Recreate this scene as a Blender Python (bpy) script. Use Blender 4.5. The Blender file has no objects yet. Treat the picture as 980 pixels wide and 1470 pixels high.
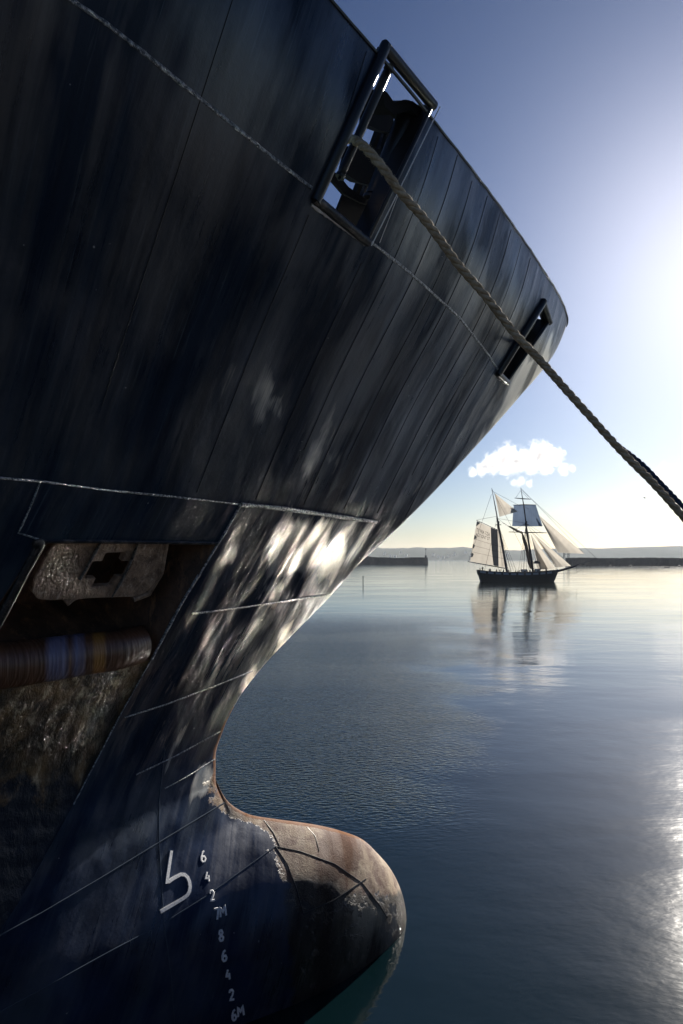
import bpy, bmesh, math, random
import numpy as np
from mathutils import Vector, Matrix
random.seed(7); rng = np.random.default_rng(7)
R = math.radians
sc = bpy.context.scene

# ---------------------------------------------------------------- camera, sky, sun, exposure
FPX, H, HOR, CX = 900.0, 4.5, 803.0, 490.0      # focal length in photo pixels, eye height, horizon row
cam = bpy.data.cameras.new('camera'); camo = bpy.data.objects.new('camera', cam)
sc.collection.objects.link(camo); sc.camera = camo
camo.location = (0, 0, H); camo.rotation_euler = (R(90), 0, 0)
cam.sensor_fit = 'VERTICAL'; cam.sensor_height = 36.0; cam.lens = FPX * 36 / 1470
cam.shift_y = (HOR - 735) / 1470
cam.clip_start = 0.1; cam.clip_end = 60000
SUN_AZ, SUN_EL = 31.8, 24.6                      # degrees right of +Y, above the horizon
SKY_STRENGTH, SUN_STRENGTH, EXPOSURE = 0.05, 5.0, 1.05
world = bpy.data.worlds.new('World'); sc.world = world; world.use_nodes = True
wn = world.node_tree; wn.nodes.clear()
sky = wn.nodes.new('ShaderNodeTexSky'); sky.sky_type = 'NISHITA'; sky.sun_disc = False
sky.sun_elevation = R(SUN_EL); sky.sun_rotation = R(SUN_AZ)
sky.air_density = 1.0; sky.dust_density = 0.72; sky.ozone_density = 3.5; sky.altitude = 0
bgn = wn.nodes.new('ShaderNodeBackground'); bgn.inputs['Strength'].default_value = SKY_STRENGTH
wo = wn.nodes.new('ShaderNodeOutputWorld')
pre = wn.nodes.new('ShaderNodeVectorMath'); pre.operation = 'MULTIPLY'; pre.inputs[1].default_value = (.94/8, .98/8, 1.08/8)   # cool white balance
gmn = wn.nodes.new('ShaderNodeGamma'); gmn.inputs[1].default_value = 1.34                                                     # the photograph's contrast
post = wn.nodes.new('ShaderNodeVectorMath'); post.operation = 'SCALE'; post.inputs['Scale'].default_value = 4.4
wn.links.new(sky.outputs[0], pre.inputs[0]); wn.links.new(pre.outputs[0], gmn.inputs[0]); wn.links.new(gmn.outputs[0], post.inputs[0]); wn.links.new(post.outputs[0], bgn.inputs[0])
wn.links.new(bgn.outputs[0], wo.inputs[0])
sun = bpy.data.lights.new('sun', 'SUN'); sun.energy = SUN_STRENGTH; sun.angle = R(0.53); sun.color = (1.0, 0.93, 0.83)
suno = bpy.data.objects.new('sun', sun); sc.collection.objects.link(suno)
sd = Vector((math.sin(R(SUN_AZ)) * math.cos(R(SUN_EL)), math.cos(R(SUN_AZ)) * math.cos(R(SUN_EL)), math.sin(R(SUN_EL))))
suno.rotation_euler = sd.to_track_quat('Z', 'Y').to_euler(); suno.location = (20, 30, 30)
sc.view_settings.view_transform = 'Standard'; sc.view_settings.look = 'None'
sc.view_settings.exposure = EXPOSURE; sc.view_settings.gamma = 1.0
cy = sc.cycles
cy.use_denoising = True; cy.max_bounces = 8; cy.glossy_bounces = 5; cy.transparent_max_bounces = 8
cy.caustics_reflective = True; cy.blur_glossy = 0.3; cy.sample_clamp_indirect = 0.0; cy.volume_bounces = 3

# ---------------------------------------------------------------- helpers
def tag(o, label=None, cat=None, group=None, kind=None):
    if label: o['label'] = label
    if cat: o['category'] = cat
    if group: o['group'] = group
    if kind: o['kind'] = kind
    return o
def empty(name, loc=(0, 0, 0), rz=0.0):
    o = bpy.data.objects.new(name, None); sc.collection.objects.link(o)
    o.location = loc; o.rotation_euler = (0, 0, rz); return o
def link(name, me, m, parent=None, smooth=True):
    o = bpy.data.objects.new(name, me); sc.collection.objects.link(o)
    if m: me.materials.append(m)
    if smooth and len(me.polygons): me.polygons.foreach_set('use_smooth', [True] * len(me.polygons))
    if parent: o.parent = parent
    return o
class MB:
    def __init__(s): s.v = []; s.f = []
    def add(s, vs, fs):
        b = len(s.v); s.v += [tuple(v) for v in vs]; s.f += [tuple(i + b for i in f) for f in fs]; return s
    def tube(s, pts, r, n=8, cap=True, flat=None, up=None):
        pts = [Vector(p) for p in pts]; m = len(pts)
        rr = r if hasattr(r, '__len__') else [r] * m
        vs = []; prev = None
        for i, p in enumerate(pts):
            t = (pts[min(i + 1, m - 1)] - pts[max(i - 1, 0)]).normalized()
            if flat is not None and up is not None:
                a = Vector(up[i]).normalized(); b = t.cross(a).normalized(); a = b.cross(t)
                fa = flat
            else:
                ref = prev if prev is not None else (Vector((0, 0, 1)) if abs(t.z) < .9 else Vector((1, 0, 0)))
                b = t.cross(ref); b = b.normalized() if b.length > 1e-6 else Vector((1, 0, 0)); a = b.cross(t); prev = a; fa = 1.0
            for k in range(n):
                an = 2 * math.pi * k / n
                vs.append(p + rr[i] * (math.cos(an) * b + math.sin(an) * a * fa))
        fs = [(i * n + k, i * n + (k + 1) % n, (i + 1) * n + (k + 1) % n, (i + 1) * n + k) for i in range(m - 1) for k in range(n)]
        if cap: fs += [tuple(range(n))[::-1], tuple(range((m - 1) * n, m * n))]
        return s.add(vs, fs)
    def box(s, c, size, M=None):
        vs = []
        for dx in (-.5, .5):
            for dy in (-.5, .5):
                for dz in (-.5, .5):
                    v = Vector((dx * size[0], dy * size[1], dz * size[2]))
                    if M is not None: v = M @ v
                    vs.append(v + Vector(c))
        return s.add(vs, [(0, 1, 3, 2), (4, 6, 7, 5), (0, 4, 5, 1), (2, 3, 7, 6), (0, 2, 6, 4), (1, 5, 7, 3)])
    def slab(s, poly, off):
        """closed polygon (list of 3D points) given a thickness vector"""
        n = len(poly); off = Vector(off)
        vs = [Vector(p) for p in poly] + [Vector(p) + off for p in poly]
        fs = [tuple(range(n)), tuple(range(n, 2 * n))[::-1]] + [(i, i + n, (i + 1) % n + n, (i + 1) % n) for i in range(n)]
        return s.add(vs, fs)
    def mesh(s, name):
        me = bpy.data.meshes.new(name); me.from_pydata(s.v, [], s.f); me.update(); return me
    def build(s, name, m, parent=None, smooth=True):
        o = link(name, s.mesh(name), m, parent, False)
        bm = bmesh.new(); bm.from_mesh(o.data); bmesh.ops.recalc_face_normals(bm, faces=bm.faces); bm.to_mesh(o.data); bm.free()
        if smooth:
            o.data.polygons.foreach_set('use_smooth', [True] * len(o.data.polygons))
            o.data.set_sharp_from_angle(angle=R(40))
        return o

def resample(pts, n):
    pts = [Vector(p) for p in pts]; m = len(pts); out = []
    for k in range(n):
        t = k / (n - 1) * (m - 1); i = min(int(t), m - 2); f = t - i
        p0, p1, p2, p3 = pts[max(i-1, 0)], pts[i], pts[i+1], pts[min(i+2, m-1)]
        out.append(.5 * ((2*p1) + (p2-p0)*f + (2*p0-5*p1+4*p2-p3)*f*f + (3*p1-p0-3*p2+p3)*f**3))
    return out

# ---------------------------------------------------------------- materials
def mat(name, col, rough=.5, metal=0.0, **kw):
    m = bpy.data.materials.new(name); m.use_nodes = True
    p = m.node_tree.nodes['Principled BSDF']
    p.inputs['Base Color'].default_value = (*col, 1); p.inputs['Roughness'].default_value = rough
    p.inputs['Metallic'].default_value = metal
    for k, v in kw.items(): p.inputs[k.replace('_', ' ')].default_value = v
    return m
class NT:
    """small node-building helper"""
    def __init__(s, m): s.m = m; s.t = m.node_tree; s.p = s.t.nodes['Principled BSDF']
    def n(s, typ, **kw):
        nd = s.t.nodes.new(typ)
        for k, v in kw.items():
            if hasattr(nd, k): setattr(nd, k, v)
        return nd
    def inp(s, nd, key, val):
        if hasattr(val, 'is_output') or isinstance(val, bpy.types.NodeSocket): s.t.links.new(val, nd.inputs[key])
        else: nd.inputs[key].default_value = val
    def coord(s, kind='Object', scale=(1, 1, 1), rot=(0, 0, 0), loc=(0, 0, 0)):
        c = s.n('ShaderNodeTexCoord'); mp = s.n('ShaderNodeMapping')
        s.t.links.new(c.outputs[kind], mp.inputs[0])
        mp.inputs['Scale'].default_value = scale; mp.inputs['Rotation'].default_value = rot; mp.inputs['Location'].default_value = loc
        return mp.outputs[0]
    def noise(s, vec, scale, detail=4, rough=.55, dist=0.0):
        nd = s.n('ShaderNodeTexNoise'); s.inp(nd, 'Vector', vec); nd.inputs['Scale'].default_value = scale
        nd.inputs['Detail'].default_value = detail; nd.inputs['Roughness'].default_value = rough; nd.inputs['Distortion'].default_value = dist
        return nd.outputs[0]
    def ramp(s, fac, stops):
        nd = s.n('ShaderNodeValToRGB'); s.inp(nd, 'Fac', fac); e = nd.color_ramp.elements
        while len(e) < len(stops): e.new(.5)
        for i, (p, c) in enumerate(stops):
            e[i].position = p; e[i].color = (c, c, c, 1) if not hasattr(c, '__len__') else (*c, 1)
        return nd.outputs[0]
    def math(s, op, a, b=0.0, c=None, clamp=False):
        nd = s.n('ShaderNodeMath'); nd.operation = op; nd.use_clamp = clamp; s.inp(nd, 0, a); s.inp(nd, 1, b)
        if c is not None: s.inp(nd, 2, c)
        return nd.outputs[0]
    def mix(s, fac, a, b):
        nd = s.n('ShaderNodeMix'); nd.data_type = 'RGBA'; s.inp(nd, 0, fac)
        for k, v in ((6, a), (7, b)):
            if isinstance(v, bpy.types.NodeSocket): s.t.links.new(v, nd.inputs[k])
            else: nd.inputs[k].default_value = (*v, 1)
        return nd.outputs[2]
    def mixf(s, fac, a, b):
        nd = s.n('ShaderNodeMix'); nd.data_type = 'FLOAT'; s.inp(nd, 0, fac); s.inp(nd, 2, a); s.inp(nd, 3, b); return nd.outputs[0]
    def attr(s, name):
        nd = s.n('ShaderNodeAttribute'); nd.attribute_name = name; return nd.outputs['Fac']
    def bump(s, h, dist, strength=1.0, normal=None):
        nd = s.n('ShaderNodeBump'); s.inp(nd, 'Height', h); nd.inputs['Distance'].default_value = dist; nd.inputs['Strength'].default_value = strength
        if normal is not None: s.inp(nd, 'Normal', normal)
        return nd.outputs[0]
    def to(s, key, val): s.inp(s.p, key, val)

# ---------------------------------------------------------------- shape of the ship's hull: half-breadth as a function of u (forward) and z
ang = R(65); TX, TY = .8, 8.0                     # bulb tip at the waterline; the ship heads 65 deg right of +Y
dx, dy = math.sin(ang), math.cos(ang); sx, sy = math.cos(ang), -math.sin(ang)
def cubic(xs, ys):
    xs = np.array(xs, float); ys = np.array(ys, float); h = np.diff(xs); dl = np.diff(ys) / h
    m = np.zeros(len(xs)); m[0] = dl[0]; m[-1] = dl[-1]
    for i in range(1, len(xs) - 1):
        if dl[i-1] * dl[i] > 0:
            w1 = 2 * h[i] + h[i-1]; w2 = h[i] + 2 * h[i-1]; m[i] = (w1 + w2) / (w1 / dl[i-1] + w2 / dl[i])
    def F(x):
        x = np.clip(np.asarray(x, float), xs[0], xs[-1]); i = np.clip(np.searchsorted(xs, x, side='right') - 1, 0, len(h) - 1)
        t = (x - xs[i]) / h[i]
        return (2*t**3-3*t**2+1)*ys[i] + (t**3-2*t**2+t)*h[i]*m[i] + (-2*t**3+3*t**2)*ys[i+1] + (t**3-t**2)*h[i]*m[i+1]
    return F
STEM = cubic([-3,0,1.2,1.8,2.05,2.3,2.6,2.95,3.25,3.65,4.06,4.44,4.75,5.23,5.78,6.72,7.45,8.0,8.6],
             [-2.0,-2.0,-2.2,-2.35,-2.43,-2.43,-2.34,-2.15,-1.90,-1.48,-1.03,-.65,-.27,.28,.86,1.79,2.46,2.76,3.1])
NOSE = cubic([-3,-2,-1,-.3,0,.2,.4,.62,.84,1.04,1.19,1.30,1.39,1.47,1.60,1.80,2.05],
             [-1.6,-.6,-.12,0,0,-.03,-.10,-.22,-.40,-.60,-.88,-1.15,-1.42,-1.68,-2.05,-2.30,-2.43])
FA = cubic([-3,0,1.3,2,3.5,5,6,7,8.6], [.3,.5,.62,.68,.63,.60,.613,.667,.68])
FC = cubic([-3,0,2,3,5,6,7,8.6], [.1,.1,.05,.02,.04,.152,.36,.087])
FW = cubic([-3,0,2,5,8.6], [5.5,6,6.5,7,8.52])
HB = cubic([-3,-1,0,.5,1.0,1.35,1.6,1.8,2.05], [.8,1.05,1.0,.93,.75,.5,.32,.2,0.0])
def half0(u, z):
    u = np.asarray(u, float); z = np.asarray(z, float)
    t = np.maximum(STEM(z) - u, 0); c = FC(z)
    x = FA(z) * np.sqrt(t*t + 2*t*c); w = FW(z); b = x / (1 + (x / w) ** 2.2) ** (1 / 2.2)
    zz = np.minimum(z, 2.05); q = np.clip((NOSE(zz) - u) / 2.4, 0, 1)
    bl = np.where(z >= 2.05, 0, HB(zz) * (1 - (1 - q) ** 2) ** .62)
    return (b ** 2.5 + bl ** 2.5) ** .4
def u0(z):
    z = np.asarray(z, float)
    return np.where(z < 2.05, np.maximum(STEM(z), NOSE(np.minimum(z, 2.05))), STEM(z))
FR = .30                                          # frame spacing; frames are canted
def frame_s(u, z): return u - .47 * np.minimum(z, 5) - .29 * np.maximum(z - 5, 0)
def dish(u, z):
    """plating pulled in slightly between canted frames, plus gentle dents"""
    s = frame_s(u, z) + .04
    up = np.clip((z - 3.0) / 1.5, 0, 1)
    k = np.abs(np.sin(np.pi * s / FR))
    r = -.0075 * k ** .6 * (.12 + .88 * up) * np.clip((u + 3.6) / 3.0, .25, 1)
    r += .003 * np.sin(2.1*u + 1.7*z) * np.sin(1.3*z - 2.7*u + 1.0) + .003 * np.sin(5.3*u + 3.1*z + 2) * np.sin(4.1*z - 1.9*u)
    r += .0022 * np.sin(9.7*u - 6.1*z) * np.sin(7.7*z + 5.9*u + .5) * np.clip(1.4 - .25*np.abs(z-2.6), 0, 1)
    fold = np.clip((z - 2.9) / .8, 0, 1) * np.clip((5.0 - z) / .25, 0, 1) * np.clip((3.0 - (u0(z) - u)) / 1.2, 0, 1)
    r += -.0085 * fold * np.sin(2*np.pi * (s + .05*np.sin(2.3*z)) / .43) * (.6 + .4*np.sin(3.1*z + 9*s))
    tt = np.clip((u0(z) - u) / .35, 0, 1)
    return r * tt
def half(u, z): return np.maximum(half0(u, z) + dish(u, z), 0)
def sheer(u, z):                                  # deck-edge rows rise a little going forward
    return z + np.clip((z - 6.2) / 1.8, 0, 1) * .021 * (u - 2.8) - np.clip((z - 7.0), 0, 1) * .16 * np.exp(-np.maximum(2.78 - u, 0) / .35)
def w_of(u, v, z):
    return np.stack([TX + u*dx + v*sx, TY + u*dy + v*sy, z + 0*u], -1)
def l_of(u, v, z): return np.stack([u, -v, z + 0*u], -1)   # the ship's own axes: x forward, y to port
def proj(P): return CX + FPX * P[..., 0] / P[..., 1], HOR + FPX * (H - P[..., 2]) / P[..., 1]
_zz = np.concatenate([np.linspace(-.6, 8.3, 420)]); _tt = np.linspace(0, 1, 420) ** 2 * 8
_Z, _T = np.meshgrid(_zz, _tt, indexing='ij'); _U = u0(_Z) - _T; _V = half0(_U, _Z)
_Wp = w_of(_U, _V, _Z); _PX, _PY = proj(_Wp); _ok = _Wp[..., 1] > 1.2
def hull_at(px, py):
    """point of the starboard shell seen at a photo pixel: returns u, v, z, local normal (outward)"""
    e = (_PX - px) ** 2 + (_PY - py) ** 2 + np.where(_ok, 0, 1e9)
    i = np.unravel_index(np.argmin(e), e.shape); u, z = _U[i], _Z[i]
    for _ in range(6):
        def q(u, z):
            a, b = proj(w_of(np.array(u), half(u, z), np.array(z))); return np.array([float(a) - px, float(b) - py])
        r = q(u, z); h = 1e-4; J = np.array([(q(u+h, z) - r) / h, (q(u, z+h) - r) / h]).T
        try: st = np.linalg.solve(J, r)
        except Exception: break
        st = np.clip(st, -.05, .05); u -= st[0]; z -= st[1]
        if u > float(u0(z)): u = float(u0(z)) - 1e-4
    v = float(half(u, z)); h = .01
    vu = (float(half0(u-h, z)) - float(half0(u-2*h, z))) / h; vz = (float(half0(u-h, z+h)) - float(half0(u-h, z-h))) / (2*h)
    n = Vector((-vu, -1.0, -vz)); n.normalize()
    return Vector((u, -v, z)), n
SHIP = Matrix.Translation((TX, TY, 0)) @ Matrix.Rotation(math.pi/2 - ang, 4, 'Z'); SHIPI = SHIP.inverted()
CAMW = Vector((0, 0, H)); CAML = SHIPI @ CAMW
def ray_plane(px, py, p0, n):
    """ship-local point where the line of sight through a photo pixel meets a plane"""
    dirw = Vector(((px - CX) / FPX, 1, (HOR - py) / FPX)); dl = SHIPI.to_3x3() @ dirw
    return CAML + dl * ((Vector(p0) - CAML).dot(n) / dl.dot(n))

# ================================================================ SETTING
def grid_water():
    me = bpy.data.meshes.new('harbour_water')
    xs = 40000
    me.from_pydata([(-xs, -3000, 0), (xs, -3000, 0), (xs, 50000, 0), (-xs, 50000, 0)], [], [(0, 1, 2, 3)])
    m = mat('water', (.0016, .0075, .0095), .05); m.node_tree.nodes['Principled BSDF'].inputs['IOR'].default_value = 1.5
    t = NT(m)
    big = t.noise(t.coord(scale=(.05, .11, 1), rot=(0, 0, R(12))), 1.0, 3)
    patch = t.ramp(big, [(.40, 0.0), (.58, 1.0)])
    sep = t.n('ShaderNodeSeparateXYZ'); t.inp(sep, 0, t.coord()); wx, wy = sep.outputs[0], sep.outputs[1]
    wob = t.math('MULTIPLY', t.math('SUBTRACT', t.noise(t.coord(), .22, 3), .5), .35)
    def ramp2(v, a, b):
        nd = t.n('ShaderNodeMapRange'); nd.interpolation_type = 'SMOOTHSTEP'; t.inp(nd, 0, v); nd.inputs[1].default_value = a; nd.inputs[2].default_value = b; return nd.outputs[0]
    paw = t.math('MULTIPLY', ramp2(t.math('ADD', t.math('DIVIDE', wx, wy), wob), .26, .06), t.math('MULTIPLY', ramp2(wy, 9.0, 12.5), ramp2(wy, 55.0, 34.0)))   # a cat's paw of fine ripples beyond the bulb
    c1 = t.coord(scale=(1, 2.1, 1), rot=(0, 0, R(-24)))
    n1 = t.noise(c1, 6.5, 2, .5, .25); n2 = t.noise(t.coord(scale=(1, 1.5, 1), rot=(0, 0, R(20))), 1.3, 3, .5)
    n3 = t.noise(t.coord(scale=(.35, 1, 1), rot=(0, 0, R(8))), .35, 2)
    h = t.math('ADD', t.math('ADD', t.math('MULTIPLY', n1, t.mixf(patch, .0004, .002)), t.math('MULTIPLY', n1, t.math('MULTIPLY', paw, .034))), t.math('MULTIPLY', n2, t.mixf(patch, .006, .010)))
    h = t.math('ADD', h, t.math('MULTIPLY', n3, .035))
    t.to('Normal', t.bump(h, 1.0, 1.0))
    t.to('Roughness', t.mixf(patch, .06, .10))
    return tag(link('water', me, m, smooth=False), kind='structure')
grid_water()

def quay():
    m = mat('quay_asphalt', (.05, .05, .05), .9); t = NT(m)
    n = t.noise(t.coord(), 1.2, 6); t.to('Base Color', t.mix(n, (.028, .032, .038), (.05, .055, .062))); t.to('Normal', t.bump(t.noise(t.coord(), 30, 4), .01))
    A = (TX + 6.7*sx - 2.3*dx, TY + 6.7*sy - 2.3*dy); B = (A[0] - 45*dx, A[1] - 45*dy)
    poly = [(B[0], B[1], -3), (A[0], A[1], -3), (4.6, A[1], -3), (4.6, 6.4, -3), (30, 6.4, -3), (30, -40, -3), (B[0], -40, -3)]
    b = MB(); b.slab(poly, (0, 0, 6.0)); o = b.build('quay', m, smooth=False); tag(o, kind='structure')
quay()

def far_shore():
    m = mat('far_hill', (.05, .065, .05), 1.0, Specular_IOR_Level=0.0); t = NT(m)
    n = t.noise(t.coord(), .02, 6); t.to('Base Color', t.mix(n, (.03, .045, .03), (.09, .09, .07)))
    xs = np.linspace(-2600, 4200, 240); ys = [3300, 3450, 3700, 4200, 5200]
    V = []
    r2 = np.random.default_rng(3); ph = r2.random(12) * 7
    for j, y in enumerate(ys):
        for x in xs:
            hh = 66 + 8*math.sin(x/310+ph[0]) + 5*math.sin(x/130+ph[1]) + 3*math.sin(x/57+ph[2]) + 1.5*math.sin(x/23+ph[3]) + r2.normal()*1.0
            V.append((x, y, -2 if j == 0 else hh * [0, .45, .8, 1.18, 1.25][j]))
    n_ = len(xs); F = [(j*n_+i, j*n_+i+1, (j+1)*n_+i+1, (j+1)*n_+i) for j in range(4) for i in range(n_-1)]
    me = bpy.data.meshes.new('hills'); me.from_pydata(V, [], F); me.update()
    tag(link('hills', me, m), kind='structure')
far_shore()

# ================================================================ TUG: the big dark hull
tug = empty('tugboat', (TX, TY, 0), math.pi/2 - ang)
tag(tug, 'dark navy steel ship with flared bow and bulbous foot, filling the left side', 'ship')

def paint():
    m = mat('hull_paint', (.008, .012, .012), .3, IOR=1.8); t = NT(m)
    m.node_tree.nodes['Principled BSDF'].inputs['Coat Weight'].default_value = .0
    uv = t.n('ShaderNodeUVMap'); uv.uv_map = 'frames'
    def uvc(sx_, sy_):
        mp = t.n('ShaderNodeMapping'); t.t.links.new(uv.outputs[0], mp.inputs[0]); mp.inputs['Scale'].default_value = (sx_, sy_, 1); return mp.outputs[0]
    st = t.noise(uvc(26, .9), 1.0, 6, .65); st2 = t.noise(uvc(7, .45), 1.0, 4, .6); fine = t.noise(uvc(90, 3.0), 1.0, 4, .6)
    blot = t.noise(t.coord(), 1.6, 6, .6); sm = t.noise(t.coord(), 9, 6, .65); tiny = t.noise(t.coord(), 60, 5, .7)
    low = t.attr('low'); scum = t.attr('scum'); rust = t.attr('rust'); scr = t.attr('pale_patch')
    base = t.mix(t.ramp(st2, [(.35, 0.), (.7, 1.)]), (.005, .011, .024), (.013, .026, .052))
    base = t.mix(low, base, t.mix(t.ramp(blot, [(.35, 0.), (.7, 1.)]), (.008, .014, .034), (.016, .034, .085)))
    base = t.mix(t.math('MULTIPLY', t.ramp(t.noise(uvc(60, 1.4), 1.0, 5, .7), [(.58, 0.), (.68, 1.)]), .55), base, (.06, .085, .115))
    # dried scum and rust of the bulb nose
    sc_n = t.math('ADD', scum, t.math('MULTIPLY', t.math('SUBTRACT', sm, .5), 1.3))
    scm = t.ramp(sc_n, [(.45, 0.), (.55, 1.)])
    scum_col = t.mix(t.ramp(t.noise(t.coord(), 4.5, 6, .7, .6), [(.38, 0.), (.62, 1.)]), (.11, .05, .030), (.36, .28, .195))
    base = t.mix(t.math('MULTIPLY', scm, .9), base, scum_col)
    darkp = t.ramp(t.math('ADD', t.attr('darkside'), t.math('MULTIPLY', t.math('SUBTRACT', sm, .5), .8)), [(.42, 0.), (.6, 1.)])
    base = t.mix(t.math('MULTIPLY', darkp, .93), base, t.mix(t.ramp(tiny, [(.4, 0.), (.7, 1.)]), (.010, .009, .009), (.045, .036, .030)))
    rn = t.math('ADD', rust, t.math('MULTIPLY', t.math('SUBTRACT', sm, .5), .9)); rm = t.ramp(rn, [(.48, 0.), (.6, 1.)])
    brm = t.ramp(t.math('ADD', t.attr('brown'), t.math('MULTIPLY', t.math('SUBTRACT', sm, .5), .9)), [(.48, 0.), (.56, 1.)])
    base = t.mix(t.math('MULTIPLY', brm, .85), base, t.mix(tiny, (.06, .028, .020), (.15, .075, .05)))
    base = t.mix(rm, base, t.mix(tiny, (.10, .045, .022), (.26, .13, .07)))
    # pale grey-brown patches broken up by streaks
    sn = t.math('ADD', scr, t.math('MULTIPLY', t.math('SUBTRACT', t.noise(uvc(30, 5), 1.0, 6, .7), .5), 1.5)); sf = t.ramp(sn, [(.62, 0.), (.8, 1.)])
    base = t.mix(t.math('MULTIPLY', sf, .75), base, t.mix(sm, (.10, .08, .07), (.26, .24, .23)))
    # tiny chips
    chip = t.ramp(t.noise(t.coord(), 17, 2, .5), [(.775, 0.), (.79, 1.)])
    base = t.mix(t.math('MULTIPLY', chip, .8), base, (.35, .36, .38))
    t.to('Base Color', base)
    ro = t.mixf(t.ramp(st, [(.3, 0.), (.75, 1.)]), .26, .44)
    ro = t.math('ADD', ro, t.math('MULTIPLY', t.math('SUBTRACT', blot, .5), .35), clamp=True)
    gl = t.ramp(t.math('ADD', t.math('MULTIPLY', t.noise(uvc(2.0, .75), 1.0, 3, .5, .35), .8), t.math('MULTIPLY', t.noise(uvc(14, 1.2), 1.0, 4, .6), .2)), [(.42, 0.), (.60, 1.)])
    t.to('Specular IOR Level', t.math('MULTIPLY', t.mixf(gl, .10, 1.0), t.math('MULTIPLY', t.mixf(t.attr('plate'), .6, 1.15), t.math('MULTIPLY', t.mixf(t.attr('buckle'), 1.0, .35), t.mixf(t.attr('scum'), 1.0, .35)))))
    dapple = t.ramp(t.math('ADD', t.attr('dapple'), t.math('ADD', t.math('MULTIPLY', t.math('SUBTRACT', t.noise(uvc(4.0, 1.5), 1.0, 3, .5, .5), .5), 1.7), t.math('MULTIPLY', t.math('SUBTRACT', fine, .5), .35))), [(.42, 0.), (.80, 1.)])
    t.to('Metallic', t.math('MULTIPLY', dapple, .97)); base = t.mix(t.math('MULTIPLY', dapple, .9), base, (.88, .83, .75)); t.to('Base Color', base)  # bright metallic colour stands in for reflected sun dapples
    ro = t.mixf(dapple, ro, .44); ro = t.mixf(scm, ro, .72); ro = t.mixf(rm, ro, .85)
    t.to('Roughness', ro)
    h = t.math('ADD', t.math('MULTIPLY', fine, .0006), t.math('MULTIPLY', tiny, .0006))
    dent = t.noise(uvc(3.4, 1.1), 1.0, 3, .5, .4); dent2 = t.noise(t.coord(scale=(1.1, 1.1, .8)), 1.0, 2, .45, .5)
    h = t.math('ADD', h, t.math('MULTIPLY', sm, .003)); h = t.math('ADD', h, t.math('MULTIPLY', t.math('SUBTRACT', dent, .5), t.math('ADD', .004, t.math('MULTIPLY', t.attr('buckle'), .024)))); h = t.math('ADD', h, t.math('MULTIPLY', t.math('SUBTRACT', dent2, .5), t.math('ADD', .03, t.math('MULTIPLY', t.attr('buckle'), .075))))
    h = t.math('ADD', h, t.math('MULTIPLY', scm, t.math('MULTIPLY', tiny, .006)))
    t.to('Normal', t.bump(h, 1.0, 1.0))
    return m
PAINT = paint()
BLACK = mat('black_steel', (.012, .013, .016), .34)
SEAMM = mat('dark_seam', (.004, .004, .005), .7)  # near-black lines along the plate joints
def worn():
    m = mat('worn_steel', (.03, .031, .035), .3, .3); t = NT(m); n = t.noise(t.coord(), 14, 6, .7)
    t.to('Base Color', t.mix(t.ramp(n, [(.5, 0.), (.75, 1.)]), (.012, .013, .017), (.16, .13, .11))); t.to('Roughness', t.mixf(n, .2, .5)); return m
WORN = worn()
RIMW = mat('bright_weld', (.55, .54, .52), .3, .8)
WELD = mat('weld_bead', (.10, .13, .17), .28, .25)
def weldm():
    t = NT(WELD); n = t.noise(t.coord(), 45, 4, .7)
    t.to('Base Color', t.mix(t.ramp(n, [(.42, 0.), (.62, 1.)]), (.035, .05, .07), (.42, .46, .50))); t.to('Normal', t.bump(n, .02))
weldm()
WHITE = mat('white_marking_paint', (.8, .8, .82), .5)
def whm():
    t = NT(WHITE); n = t.noise(t.coord(), 60, 5, .7); t.to('Base Color', t.mix(t.ramp(n, [(.3, 0.), (.5, 1.)]), (.45, .47, .5), (.86, .87, .88)))
whm()
def rusty(name, a, b, c, sc_=6.0, bmp=.02, rough=.75):
    m = mat(name, a, rough); t = NT(m); n = t.noise(t.coord(), sc_, 8, .68, .3); n2 = t.noise(t.coord(scale=(1, 1, .35)), sc_*3, 6, .7)
    t.to('Base Color', t.mix(t.ramp(n2, [(.55, 0.), (.75, 1.)]), t.mix(t.ramp(n, [(.35, 0.), (.65, 1.)]), a, b), c))
    t.to('Roughness', t.mixf(n2, rough - .3, rough)); t.to('Normal', t.bump(t.math('ADD', n, t.math('MULTIPLY', n2, .6)), bmp)); return m
RUST = rusty('rusty_anchor_steel', (.13, .075, .048), (.45, .29, .19), (.66, .52, .40), 9, .03, .6)  # rust lightened and warmed in place of light reflected off the water
POCKET = rusty('pocket_plate', (.03, .02, .016), (.16, .08, .045), (.34, .17, .08), 3, .01, .6)
APRON = rusty('rust_dapple_plate', (.022, .016, .010), (.16, .105, .05), (.34, .26, .15), 4, .03, .5)

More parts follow.
